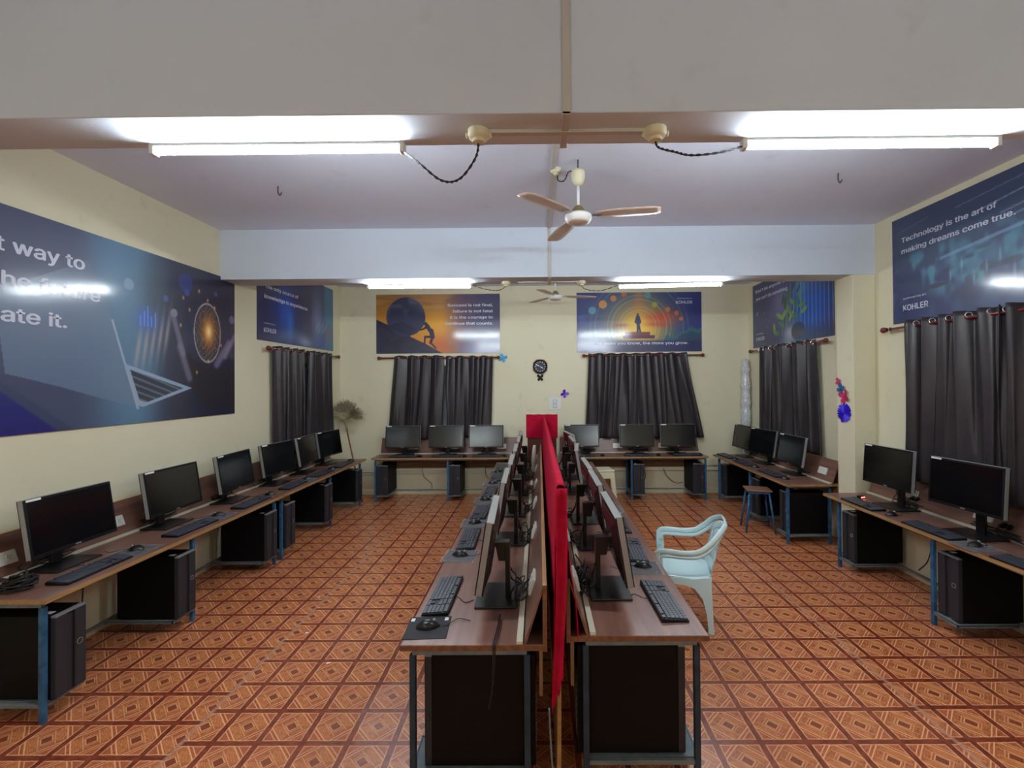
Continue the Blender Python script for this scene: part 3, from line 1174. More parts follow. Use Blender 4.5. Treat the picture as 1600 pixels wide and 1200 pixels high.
desk_towers((-2.69, 2.50), H90, DL, [(.03, 1), (1.12, -1), (2.24, -1)],
            ['black tower under left wall desk, nearest the camera', 'black tower under left wall desk, second from camera', 'black tower under left wall desk, third from camera'], 'towers along the left wall', .0)
desk_towers((-2.69, 4.84), H90, DL, [(.03, 1), (1.17, -1), (2.17, -1)],
            ['black tower under left wall desk, fourth from camera', 'black tower under left wall desk, fifth from camera', 'black tower under left wall desk, closest to the broom'], 'towers along the left wall', .0)
desk_towers((-2.62, 7.172), 0, DB, [(.05, 1), (1.185, 1), (2.24, -1)],
            ['black tower under far desk, leftmost below boulder poster', 'black tower under far desk, middle one below boulder poster', 'black tower under far desk, rightmost below boulder poster'], 'towers by the far wall', .02)
desk_towers((.34, 7.172), 0, DB, [(.05, 1), (1.10, 1), (2.25, -1)],
            ['black tower under far desk, leftmost below sunrise poster', 'black tower under far desk, middle one below sunrise poster', 'black tower under far desk, rightmost below sunrise poster'], 'towers by the far wall', .02)
desk_towers((2.93, 4.785), -H90, .57, [(.18, 1), (1.27, 1), (2.28, -1)],
            ['black tower under near right desk, next to the column', 'black tower under near right desk, middle one', 'black tower under near right desk, nearest the camera'], 'towers along the right wall')
desk_towers((2.77, 7.36), -H90, .61, [(.12, 1), (1.17, 1), (2.10, -1)],
            ['black tower under far right desk, in the room corner', 'black tower under far right desk, behind the small stool', 'black tower under far right desk, next to the column'], 'towers along the right wall')
CLL = ['fifth', 'fourth', 'nearest', 'eighth', 'seventh', 'sixth']
desk_towers((-.62, 4.38), -H90, DC, [(.05, 1), (1.17, 1), (2.30, -1)],
            ['black tower under central row, left side, third from camera', 'black tower under central row, left side, second from camera', 'large black tower under central row, left side, nearest camera'], 'towers under the central row', .09)
desk_towers((-.62, 6.73), -H90, DC, [(.05, 1), (1.17, 1), (2.30, -1)],
            ['black tower under central row, left side, farthest from camera', 'black tower under central row, left side, fifth from camera', 'black tower under central row, left side, fourth from camera'], 'towers under the central row', .09)
desk_towers((.766, 2.12), H90, DC, [(.03, 1), (1.17, -1), (2.28, -1)],
            ['large black tower under central row, right side, nearest camera', 'black tower under central row, right side, second from camera', 'black tower under central row, right side, third from camera'], 'towers under the central row', .09)
desk_towers((.766, 4.46), H90, DC, [(.03, 1), (1.17, -1), (2.26, -1)],
            ['black tower under central row, right side, fourth from camera', 'black tower under central row, right side, fifth from camera', 'black tower under central row, right side, farthest from camera'], 'towers under the central row', .09)


def remove_tree(o):
    for ch in list(o.children):
        remove_tree(ch)
    bpy.data.objects.remove(o)


for o_ in mon_std + [kb0, ms0, pad_plain, pad_wrap, tw0] + tang:
    remove_tree(o_)


# ------------------------------------------------------------------ red partition
def hashn(a):
    return math.sin(a * 12.9898) * 43758.5453 % 1


def partition():
    t = thing('partition_board', 'long red cloth-covered board standing between the central desks', 'partition', (0, 0, 0))
    m = MB()
    vs = []
    y0, y1 = 2.10, 6.78
    for (y, xa, zt) in ((y0, .068, 1.365), (y1, .048, 1.32)):
        for (dx, z) in ((.002, 0), (.020, 0), (.032, zt - .012), (.014, zt - .012)):
            vs.append((xa + dx, y, z))
    m.add(vs, [(0, 1, 2, 3), (7, 6, 5, 4), (0, 4, 5, 1), (1, 5, 6, 2), (2, 6, 7, 3), (3, 7, 4, 0)])
    m.build('board', EDGE, t)
    m = MB()
    prof = [(-.014, .50), (-.012, .75), (-.006, 1.0), (.0, 1.2), (.004, 1.322), (.010, 1.336), (.024, 1.337), (.036, 1.334), (.043, 1.322), (.047, 1.2), (.054, 1.06), (.070, .965), (.086, .90), (.094, .80), (.096, .72)]
    nY = 70

    def fn(a, b):
        y = y0 - .012 + a * (y1 - y0 + .01)
        k = b * (len(prof) - 1)
        i = min(int(k), len(prof) - 2)
        f = k - i
        px = prof[i][0] * (1 - f) + prof[i + 1][0] * f
        pz = prof[i][1] * (1 - f) + prof[i + 1][1] * f
        xa = .072 + (.050 - .072) * a
        wv = .003 * math.sin(y * 9 + pz * 3) * (1.2 - min(pz, 1.2)) + .0015 * math.sin(y * 3.1)
        if b > .5:
            tap = 1.0 if y < 3.0 else max(.8, 1 - (y - 3.0) * .2)
            px = .043 + (px - .043) * tap
            if pz < .93:
                pz += .04 * math.sin(y * 5) + (.0 if y < 3.0 else .10)
        else:
            if pz < .95:
                pz += .02 * math.sin(y * 6)
        pz += .006 * math.sin(y * 4.0) * (1 if pz > 1.3 else 0) + (.045 * (1 - a) if pz > 1.0 else 0)
        return (xa + px + wv, y, pz)
    m.grid(fn, nY, 42)
    # flap hanging over the near end
    def flap(a, b):
        x = .066 + .052 * a
        zt, zb = 1.372, .36 + .16 * a + .02 * math.sin(a * 17)
        z = zt + (zb - zt) * b
        x -= .014 * b * (1 if b > .0 else 0)
        x += .010 * math.sin(b * 5) * b
        return (x + .006, y0 - .016 - .006 * math.sin(a * 9 + b * 3), z)
    m.grid(flap, 8, 30)
    m.build('cloth_cover', RED, t, smooth=True, solid=.003)
    # end board across the far end
    t2 = thing('end_board', 'red cloth-covered board across the far end of central row', 'partition', (.04, 6.85, 0))
    m = MB(); m.box(-.215, .215, .0, .02, 0, 1.36); m.build('board', BOARD, t2)
    m = MB()

    def fc(a, b):
        x = -.232 + .464 * a
        z = 1.375 - .345 * b + .008 * math.sin(a * 12) * b
        return (x, -.010 - .004 * math.sin(a * 10), z)
    m.grid(fc, 20, 12)
    m.grid(lambda a, b: (-.232 + .464 * a, -.010 + .04 * b, 1.375 + .002 * math.sin(a * 20)), 20, 2)
    m.grid(lambda a, b: (-.232 + .464 * a, .030, 1.375 - .345 * b), 20, 4)
    m.grid(lambda a, b: (-.232, -.010 + .04 * b, 1.375 - .345 * a), 4, 2)
    m.grid(lambda a, b: (.232, -.010 + .04 * b, 1.375 - .345 * a), 4, 2)
    m.build('cloth_cover', RED, t2, solid=.004)


partition()


# ------------------------------------------------------------------ plastic chair, stools
def make_chair(loc, rz):
    t = thing('plastic_chair', 'pale blue-white plastic armchair pulled up to the central row', 'chair', loc, rz)
    # seat
    m = MB()

    def seat(a, b):
        x = (a - .5) * (.46 - .05 * b)
        y = -.21 + .37 * b
        z = .395 - .02 * math.sin(math.pi * a) * math.sin(math.pi * min(1, b + .1)) - .02 * b
        if b < .12:
            z -= (.12 - b) * .22
        return (x, y, z)
    m.grid(seat, 16, 16)
    m.build('seat', CHAIR, t, smooth=True, solid=.008)
    m = MB()
    m.box(-.225, .225, -.212, -.204, .335, .385)
    for s in (-1, 1):
        m.add([(s * .225, -.205, .385), (s * .20, .15, .36), (s * .20, .15, .325), (s * .225, -.205, .335)], [(0, 1, 2, 3)])
    m.build('seat_apron', CHAIR, t, solid=.006)
    # backrest: curved shell with vertical slots
    m = MB()

    def back(a, b, w0=1.0):
        an = (a - .5) * 2
        z = .37 + b * (.39 - .10 * abs(an) ** 2.2)
        wd = .185 + .035 * math.sin(math.pi * min(1, b * .9)) + .01
        x = an * wd
        y = .165 + .10 * b - .07 * abs(an) ** 2 * (.4 + .6 * b)
        return (x, y, z)
    n = 9
    for k in range(n):
        a0, a1 = k / n + (.012 if 0 < k else 0), (k + 1) / n - (.012 if k < n - 1 else 0)
        m.grid(lambda a, b: back(a0 + (a1 - a0) * a, .2 + .62 * b), 2, 8)
    m.grid(lambda a, b: back(a, .82 + .18 * b), 18, 3)
    m.grid(lambda a, b: back(a, -.02 + .22 * b), 18, 3)
    m.build('backrest', CHAIR, t, smooth=True, solid=.007)
    for s in (-1, 1):
        m = MB()
        path = smooth_path([(s * .262, -.235, .45), (s * .268, -.225, .565), (s * .272, -.17, .588), (s * .275, -.05, .585), (s * .27, .06, .60), (s * .255, .14, .655), (s * .215, .205, .722), (s * .12, .262, .765), (0, .272, .775)], 6)
        m.tube(path, .022, 10, flat=(1.0, .42))
        path = smooth_path([(s * .258, -.215, .50), (s * .264, -.19, .548), (s * .268, -.05, .552), (s * .262, .06, .562), (s * .245, .14, .61), (s * .205, .20, .675), (s * .12, .250, .725), (0, .262, .738)], 6)
        m.tube(path, .016, 8, flat=(.9, .6))
        m.build('armrest', CHAIR, t, smooth=True)
        # front leg: continues the arm down to the floor, angle section
        m = MB()

        def strip(p0, p1, w0, w1, dirv):
            p0, p1, d = Vector(p0), Vector(p1), Vector(dirv)
            m.add([p0, p0 + d * w0, p1 + d * w1, p1], [(0, 1, 2, 3)])
        strip((s * .268, -.245, .575), (s * .262, -.24, .36), .05, .06, (0, 1, 0))
        strip((s * .268, -.245, .575), (s * .262, -.24, .36), .025, .045, (-s, 0, 0))
        strip((s * .262, -.24, .36), (s * .275, -.27, .0), .06, .028, (0, 1, 0))
        strip((s * .262, -.24, .36), (s * .275, -.27, .0), .055, .028, (-s, 0, 0))
        m.build('leg', CHAIR, t, solid=.007)
        m = MB()
        xx = s * .228
        out = [(.045, .39), (.150, .41), (.166, .0), (.132, .0), (.118, .14), (.090, .25), (.040, .315)]
        m.prism(out, 'x', xx - .004, xx + .004)
        m.prism([(.146, .41), (.152, .41), (.168, 0), (.162, 0)], 'x', min(xx, xx - s * .06), max(xx, xx - s * .06))
        arch = [(-.21, .385), (.05, .385), (.05, .31), (-.02, .335), (-.12, .34), (-.19, .32), (-.22, .27)]
        m.prism(arch, 'x', xx - .0035, xx + .0035)
        m.box(xx - .009, xx + .009, .128, .170, .0, .03)
        m.build('leg', CHAIR, t)
    return t


make_chair((1.17, 3.66, 0), R(-105.7))


def wooden_stool(loc, rz):
    t = thing('wooden_stool', 'small stool with worn wooden seat and blue steel legs', 'stool', loc, rz)
    m = MB(); m.box(-.145, .145, -.125, .125, .495, .515); m.build('seat', wood('stool_seat', (120, 84, 68), (156, 112, 90), 4, .5), t, bevel=.006)
    m = MB()
    m.box(-.12, .12, -.10, -.085, .465, .495); m.box(-.12, .12, .085, .10, .465, .495)
    m.box(-.12, -.105, -.085, .085, .465, .495); m.box(.105, .12, -.085, .085, .465, .495)
    m.build('seat_frame', BLUE, t)
    for sx in (-1, 1):
        for sy in (-1, 1):
            m = MB(); m.tube([(sx * .165, sy * .155, 0), (sx * .112, sy * .095, .485)], .0125, 8)
            m.build('leg', BLUE, t, smooth=True)
    m = MB()
    for sx in (-1, 1):
        m.tube([(sx * .152, -.14, .12), (sx * .152, .14, .12)], .006, 6)
    m.tube([(-.152, 0, .12), (.152, 0, .12)], .006, 6)
    m.build('stretcher', BLUE, t, smooth=True)


wooden_stool((2.715, 5.775, 0), R(-12))


def plastic_stool(loc):
    t = thing('plastic_stool', 'cream plastic stool standing before the far wall desk', 'stool', loc, R(8))
    m = MB(); m.prism([(-.15, -.15), (.15, -.15), (.15, .15), (-.15, .15)], 'z', .53, .56)
    m.build('seat', CREAM, t, bevel=.012)
    for k in range(4):
        T = Rm('Z', 90 * k)
        m = MB()
        m.add([(-.14, -.14, .53), (-.075, -.14, .53), (-.13, -.185, 0), (-.18, -.185, 0), (-.14, -.075, .53), (-.185, -.13, 0), (-.185, -.18, 0)],
              [(0, 1, 2, 3), (0, 6, 5, 4)], 0, T)
        m.build('leg', CREAM, t, solid=.006)
    m = MB()
    for k in range(4):
        T = Rm('Z', 90 * k)
        m.add([(-.14, -.142, .53), (.14, -.142, .53), (.147, -.150, .44), (-.147, -.150, .44)], [(0, 1, 2, 3)], 0, T)
    m.build('skirt', CREAM, t, solid=.005)


plastic_stool((.935, 6.90, 0))


# ------------------------------------------------------------------ curtains
def curtain_rod(side, a0, a1, z, label):
    rz = {'back': 0, 'left': H90, 'right': -H90}[side]
    loc = {'back': (a0, YB, z), 'left': (XL, a0, z), 'right': (XR, a0, z)}[side]
    L = abs(a1 - a0)
    t = thing('curtain_rod', label, 'curtain rod', loc, rz, 'maroon curtain rods')
    m = MB(); m.tube([(.06, -.075, 0), (L - .06, -.075, 0)], .0125, 10); m.build('pole', ROD, t, smooth=True)
    for e, s in ((0, 1), (L, -1)):
        m = MB()
        m.lathe([(.010, .075), (.022, .068), (.012, .055), (.026, .045), (.030, .028), (.022, .010), (.006, 0), (.001, -.004)], 14, T=Tm((e, -.075, 0)) @ Rm('Y', 90 * s))
        m.build('finial', ROD, t, smooth=True)
        m = MB(); m.tube([(e + s * .12, 0, 0), (e + s * .12, -.07, 0)], .007, 8); m.torus(.016, .004, T=Tm((e + s * .12, -.075, 0)) @ Rm('Y', 90))
        m.build('bracket', STEEL, t, smooth=True)
    return rz, loc


def curtain(side, a0, a1, b0, b1, ztop, zbot, label, seed, folds=4, gap=0.0, grom=5):
    """a0..a1 along the wall at the top, b0..b1 at the bottom"""
    rz = {'back': 0, 'left': H90, 'right': -H90}[side]
    loc = {'back': (a0, YB, 0), 'left': (XL, a0, 0), 'right': (XR, a0, 0)}[side]
    sgn = -1 if side == 'right' else 1
    L = abs(a1 - a0)
    t = thing('curtain', label, 'curtain', loc, rz, 'charcoal curtains')
    rnd = random.Random(seed)
    ph = [rnd.random() * 6.28 for _ in range(6)]
    o0, o1 = (b0 - a0) * sgn, (b1 - a1) * sgn

    def fn(a, b):
        g = b ** 1.2
        x = a * L + (o0 * (1 - a) + o1 * a) * g
        k = folds * 2 * math.pi
        aa = a + .035 * math.sin(a * 9 + ph[0] + b * 1.5) * (.5 + b) + .018 * math.sin(a * 23 + ph[1] + b * 3) * (.4 + b)
        amp = (.036 - .010 * b) * (1 + .35 * math.sin(a * 13 + ph[4]))
        d = amp * math.sin(k * aa + ph[2]) + .012 * math.sin(k * 2.1 * aa + ph[3] + b * 1.2) * b + .008 * math.sin(k * .5 * a + ph[4])
        x += .012 * math.sin(k * aa * 2 + ph[5]) * (.5 + b)
        z = ztop - b * (ztop - zbot) + (.006 * math.sin(k * a + ph[2]) if b == 0 else 0)
        return (x, -.078 - d, z)
    m = MB(); m.grid(fn, folds * 22, 30)
    m.build('cloth', CURT, t, smooth=True, solid=.003)
    m = MB()
    for i in range(grom):
        x = (i + .5) / grom
        p = fn(x, .02)
        m.torus(.021, .005, 16, 6, T=Tm((p[0], -.078, ztop - .035)) @ Rm('Y', 90) @ Rm('X', 35))
    m.build('grommets', STEEL, t, smooth=True)
    return t


curtain_rod('back', -2.68, -.64, 2.275, 'maroon curtain rod under the boulder poster')
curtain('back', -2.40, -1.58, -2.50, -1.60, 2.31, .93, 'dark charcoal curtain left half under the boulder poster', 1, 4)
curtain('back', -1.53, -.75, -1.55, -.80, 2.30, .95, 'dark charcoal curtain right half under the boulder poster', 2, 4)
curtain_rod('back', .72, 2.74, 2.29, 'maroon curtain rod under the sunrise poster')
curtain('back', .82, 1.63, .74, 1.62, 2.325, .93, 'dark charcoal curtain left half under the sunrise poster', 3, 4)
curtain('back', 1.64, 2.43, 1.64, 2.70, 2.33, .93, 'dark charcoal curtain right half under the sunrise poster', 4, 4)
curtain_rod('left', 5.50, 7.50, 2.29, 'maroon curtain rod on the left wall')
curtain('left', 5.66, 6.42, 5.68, 6.45, 2.325, .93, 'dark charcoal curtain nearer half on the left wall', 5, 4)
curtain('left', 6.44, 7.22, 6.46, 7.32, 2.325, .93, 'dark charcoal curtain farther half on the left wall', 6, 4)
curtain_rod('right', 7.50, 5.48, 2.33, 'maroon curtain rod on the right wall beyond the column')
curtain('right', 7.23, 6.45, 7.22, 6.42, 2.365, .93, 'dark charcoal curtain right wall beyond column, farther half', 7, 4)
curtain('right', 6.43, 5.70, 6.40, 5.62, 2.365, .93, 'dark charcoal curtain right wall beyond column, nearer half', 8, 4)
curtain_rod('right', 4.62, 2.35, 2.345, 'maroon curtain rod nearest the camera under technology poster')
curtain('right', 4.28, 3.42, 4.32, 3.40, 2.40, .93, 'large dark curtain under the technology poster, half next to column', 9, 5)
curtain('right', 3.47, 2.56, 3.45, 2.52, 2.40, .93, 'large dark curtain under the technology poster, half nearest camera', 10, 5)


# ------------------------------------------------------------------ posters
def ss(a, b, x):
    t = np.clip((x - a) / (b - a), 0, 1)
    return t * t * (3 - 2 * t)


def blend(img, mask, c):
    return img * (1 - mask[..., None]) + np.array(c, float) * mask[..., None]


def glow(X, Y, cx, cy, rx, ry=None):
    ry = ry or rx
    return np.exp(-(((X - cx) / rx) ** 2 + ((Y - cy) / ry) ** 2))


def poly_mask(X, Y, pts):
    inside = np.zeros(X.shape, bool)
    n = len(pts)
    j = n - 1
    for i in range(n):
        xi, yi = pts[i]
        xj, yj = pts[j]
        c = ((yi > Y) != (yj > Y)) & (X < (xj - xi) * (Y - yi) / (yj - yi + 1e-12) + xi)
        inside ^= c
        j = i
    return inside.astype(float)


def vnoise(X, Y, sc, seed=0):
    rs = np.random.RandomState(seed)
    G = rs.rand(64, 64)
    x, y = X * sc, Y * sc
    xi, yi = np.floor(x).astype(int), np.floor(y).astype(int)
    fx, fy = x - xi, y - yi
    fx, fy = fx * fx * (3 - 2 * fx), fy * fy * (3 - 2 * fy)
    g = lambda a, b: G[a % 64, b % 64]
    return (g(xi, yi) * (1 - fx) + g(xi + 1, yi) * fx) * (1 - fy) + (g(xi, yi + 1) * (1 - fx) + g(xi + 1, yi + 1) * fx) * fy


PRINT = None


def print_material():
    global PRINT
    m = bpy.data.materials.new('glossy_print')
    m.use_nodes = True
    nt = m.node_tree
    b = nt.nodes['Principled BSDF']
    at = nt.nodes.new('ShaderNodeVertexColor')
    at.layer_name = 'print'
    nt.links.new(at.outputs['Color'], b.inputs['Base Color'])
    b.inputs['Roughness'].default_value = 0.45
    b.inputs['Coat Weight'].default_value = 0.7
    b.inputs['Coat Roughness'].default_value = 0.13
    tc = nt.nodes.new('ShaderNodeTexCoord')
    n = nt.nodes.new('ShaderNodeTexNoise')
    n.inputs['Scale'].default_value = 7
    nt.links.new(tc.outputs['Object'], n.inputs['Vector'])
    bp = nt.nodes.new('ShaderNodeBump')
    bp.inputs['Strength'].default_value = 0.05
    bp.inputs['Distance'].default_value = 0.01
    nt.links.new(n.outputs['Fac'], bp.inputs['Height'])
    nt.links.new(bp.outputs['Normal'], b.inputs['Coat Normal'])
    PRINT = m


print_material()


def poster(side, a0, z0, L, H, paint, nx, ny, label, texts, name='poster'):
    rz = {'back': 0, 'left': H90, 'right': -H90}[side]
    loc = {'back': (a0, YB, z0), 'left': (XL, a0, z0), 'right': (XR, a0, z0)}[side]
    t = thing(name, label, 'poster', loc, rz, 'printed posters')
    m = MB(); m.box(0, L, -.010, 0, 0, H); m.build('backing_board', PLATE, t)
    U, V = np.meshgrid(np.linspace(0, 1, nx + 1), np.linspace(0, 1, ny + 1), indexing='ij')
    img = np.clip(paint(U * L / H, V, L / H), 0, 255) / 255.0
    img = np.where(img <= .04045, img / 12.92, ((img + .055) / 1.055) ** 2.4)
    m = MB(); m.grid(lambda a, b: (a * L, -.0108, b * H), nx, ny)
    # grid order is i*(nv+1)+j -> matches img[i,j]
    o = m.build('printed_picture', PRINT, t)
    ca = o.data.color_attributes.new('print', 'FLOAT_COLOR', 'POINT')
    flat = np.ones((img.shape[0] * img.shape[1], 4), dtype=np.float32)
    flat[:, :3] = img.reshape(-1, 3)
    ca.data.foreach_set('color', flat.ravel())
    m = MB()
    for (s, u, v, wdt, h, al) in texts:
        text_into(m, s, u * L, v * H, wdt * L, h * H, -.0118, al, 0, .022 if h > .05 else .012)
    m.build('lettering', LETTER, t)
    return t


def paint_laptop(X, Y, A):
    u = X / A
    img = np.zeros(X.shape + (3,)) + np.array([66, 72, 104.])
    img = blend(img, ss(.30, .0, Y) * .5, (70, 86, 112))
    img = blend(img, ss(.42, .60, u), (84, 124, 156))
    img = blend(img, glow(u, Y, .545, .85, .07, .35) * .8, (88, 132, 164))
    img = blend(img, ss(.60, .74, u), (34, 38, 66))
    img = blend(img, glow(u, Y, .66, .75, .05, .3) * .6, (64, 80, 92))
    img = blend(img, ss(.80, .9, u) * .7, (22, 24, 60))
    img = blend(img, glow(u, Y, .60, .30, .06, .22) * .7, (90, 130, 160))
    # bokeh
    for (cu, cv, r, c, k) in [(.58, .784, .016, (150, 168, 196), .7), (.73, .67, .013, (170, 180, 200), .7), (.70, .75, .01, (90, 110, 200), .6), (.78, .82, .011, (60, 90, 200), .6), (.905, .86, .008, (70, 90, 190), .7), (.985, .70, .015, (140, 150, 190), .6), (.775, .88, .03, (40, 60, 170), .5)]:
        dd = np.hypot((u - cu) * A, Y - cv)
        img = blend(img, (1 - ss(r * A * .8, r * A * 1.1, dd)) * k, c)
    # blurred hand on keyboard
    for k in range(5):
        cu = .61 + k * .022
        img = blend(img, glow(u - (Y - .45) * .08, Y, cu, .42 + .03 * k, .007, .14) * .65, (190, 170, 176))
    img = blend(img, glow(u, Y, .635, .60, .035, .06) * .7, (60, 100, 220))
    for k in range(5):
        img = blend(img, ((abs(u - (.615 + k * .012)) < .002) & (Y > .56) & (Y < .62 + .03 * (k % 3))) * .8, (110, 160, 240))
    # laptop lid (grey blue) and keyboard deck
    lid = poly_mask(u, Y, [(.0, .60), (.30, .62), (.475, .78), (.532, .569), (.607, .084), (.438, .18), (.0, .36)])
    lid2 = poly_mask(u, Y, [(.475, .86), (.532, .569), (.607, .084), (.40, .215), (.30, .27), (.28, .62)])
    img = blend(img, lid2 * .8, (104, 126, 154))
    img = blend(img, lid2 * ss(.5, .9, Y) * .5, (70, 80, 112))
    edge = poly_mask(u, Y, [(.530, .57), (.536, .57), (.612, .08), (.604, .08)])
    img = blend(img, edge * .8, (170, 186, 206))
    deck = poly_mask(u, Y, [(.57, .335), (.80, .195), (.624, .09), (.607, .10)])
    img = blend(img, deck, (150, 170, 196))
    keys = poly_mask(u, Y, [(.583, .305), (.765, .195), (.635, .115), (.612, .13)])
    img = blend(img, keys, (36, 46, 66))
    gr = ((np.sin((u * .8 + Y * 1.1) * 150) > .55)).astype(float) * keys
    img = blend(img, gr * .7, (110, 130, 156))
    img = blend(img, ss(.0, -.02, Y - (.27 - (u - .28) * 1.65)) * (u < .46) * .85, (52, 66, 98))
    img = blend(img, ss(.0, -.02, Y - (.205 - (u - .29) * 1.75)) * (u < .42), (26, 30, 112))
    # dark hand holding the glowing globe
    hand = poly_mask(u, Y, [(.742, .45), (.760, .36), (.79, .22), (.82, .12), (.87, .05), (1.0, .04), (1.0, .40), (.96, .34), (.90, .32), (.86, .36), (.82, .37), (.775, .44)])
    img = blend(img, hand, (34, 30, 44))
    for (p0, p1, r) in [((.725, .66), (.765, .42), .012), ((.752, .46), (.79, .26), .014), ((.97, .52), (.91, .36), .016), ((1.0, .58), (.95, .42), .012)]:
        px, py = u - p0[0], (Y - p0[1]) / A
        dx, dy = p1[0] - p0[0], (p1[1] - p0[1]) / A
        tt = np.clip((px * dx + py * dy) / (dx * dx + dy * dy), 0, 1)
        dd = np.hypot(px - dx * tt, py - dy * tt)
        img = blend(img, (1 - ss(r * .3, r * 1.3, dd)) * .75, (128, 120, 146))
    # globe
    gx, gy, rx, ry = .868, .575, .060, .205
    e = np.hypot((u - gx) / rx, (Y - gy) / ry)
    img = blend(img, (e < 1) * .55, (40, 34, 40))
    net = (np.abs(np.sin(u * 150 + 4 * np.sin(Y * 21))) < .12) | (np.abs(np.sin(Y * 50 + 5 * np.sin(u * 61))) < .10)
    img = blend(img, (net & (e < 1)) * .55, (190, 180, 176))
    img = blend(img, ((e > .95) & (e < 1.02)) * .7, (190, 186, 190))
    img = blend(img, glow(u, Y, .872, .585, .034, .115) * .95, (226, 130, 30))
    img = blend(img, glow(u, Y, .872, .585, .014, .048), (255, 236, 170))
    for (cu, cv) in [(.765, .78), (.79, .71), (.868, .80), (.83, .85), (.755, .60), (.87, .38), (.82, .30), (.93, .50), (.90, .76)]:
        img = blend(img, glow(u, Y, cu, cv, .0035, .012) * .9, (250, 196, 110))
    return img


def paint_tech(X, Y, A):
    u = X / A
    img = np.zeros(X.shape + (3,)) + np.array([50, 66, 98.])
    img = blend(img, ss(.62, .30, Y) * .4, (40, 52, 110))
    n1 = vnoise(u * 3, Y, 5, 3) * .6 + vnoise(u * 3, Y, 14, 4) * .4
    img = blend(img, ss(.4, .75, n1) * ss(.78, .5, Y) * .85, (78, 138, 160))
    n2 = vnoise(u * 2, Y * 2, 9, 8)
    img = blend(img, ss(.62, .75, n2) * ss(.6, .45, Y) * ss(.05, .2, Y) * .7, (34, 40, 66))
    for (u0, v0, u1, v1, w, k) in [(.32, .88, 1, .98, .006, .5), (.40, .78, 1, .93, .008, .7), (.5, .70, 1, .84, .010, .5), (.55, .66, 1, .78, .012, .45), (.25, .50, .60, .58, .02, .6), (.03, .86, .2, .90, .01, .2)]:
        tt = np.clip((u - u0) / (u1 - u0), 0, 1)
        dd = np.abs(Y - (v0 + (v1 - v0) * tt))
        img = blend(img, (1 - ss(w * .4, w, dd)) * ((u > u0) & (u < u1)) * k, (126, 166, 200))
    for (cu, cv, r) in [(.30, .46, .03), (.47, .42, .05), (.62, .40, .06), (.75, .5, .06), (.22, .40, .03), (.85, .36, .05), (.40, .30, .04)]:
        img = blend(img, glow(u, Y, cu, cv, r, r * 1.6) * .5, (90, 150, 170))
    img = blend(img, ss(.28, .12, Y) * .7, (32, 42, 96))
    for k in range(14):
        cu = .30 + .05 * k
        img = blend(img, glow(u, Y, cu, .33 + .08 * math.sin(k * 2.1), .004, .05) * .6, (150, 190, 210))
    img = blend(img, ss(.06, .0, u) * .5, (40, 34, 92))
    return img


def paint_source(X, Y, A):
    u = X / A
    img = np.zeros(X.shape + (3,)) + np.array([26, 36, 92.])
    img = blend(img, glow(u, Y, .30, .45, .10, .35) * .8, (20, 84, 200))
    img = blend(img, glow(u, Y, .36, .28, .04, .22) * .7, (30, 130, 220))
    img = blend(img, ss(.45, .62, u) * .5, (60, 70, 110))
    img = blend(img, glow(u, Y, .74, .42, .09, .4) * .8, (108, 128, 176))
    img = blend(img, glow(u, Y, .60, .55, .05, .5) * .55, (24, 34, 66))
    img = blend(img, ss(.82, .88, u), (46, 112, 156))
    img = blend(img, glow(u, Y, .93, .25, .06, .12) * .8, (120, 96, 110))
    for k in range(8):
        img = blend(img, glow(u - .3 * (Y - .3), Y, .72 + k * .02, .32 + .05 * math.sin(k * 2), .006, .07) * .6, (120, 190, 226))
    img = blend(img, glow(u, Y, .56, .06, .10, .08) * .8, (150, 170, 196))
    img = blend(img, glow(u, Y, .80, .08, .10, .12) * .6, (40, 90, 200))
    img = blend(img, ss(.12, .0, u) * .5, (24, 30, 84))
    return img


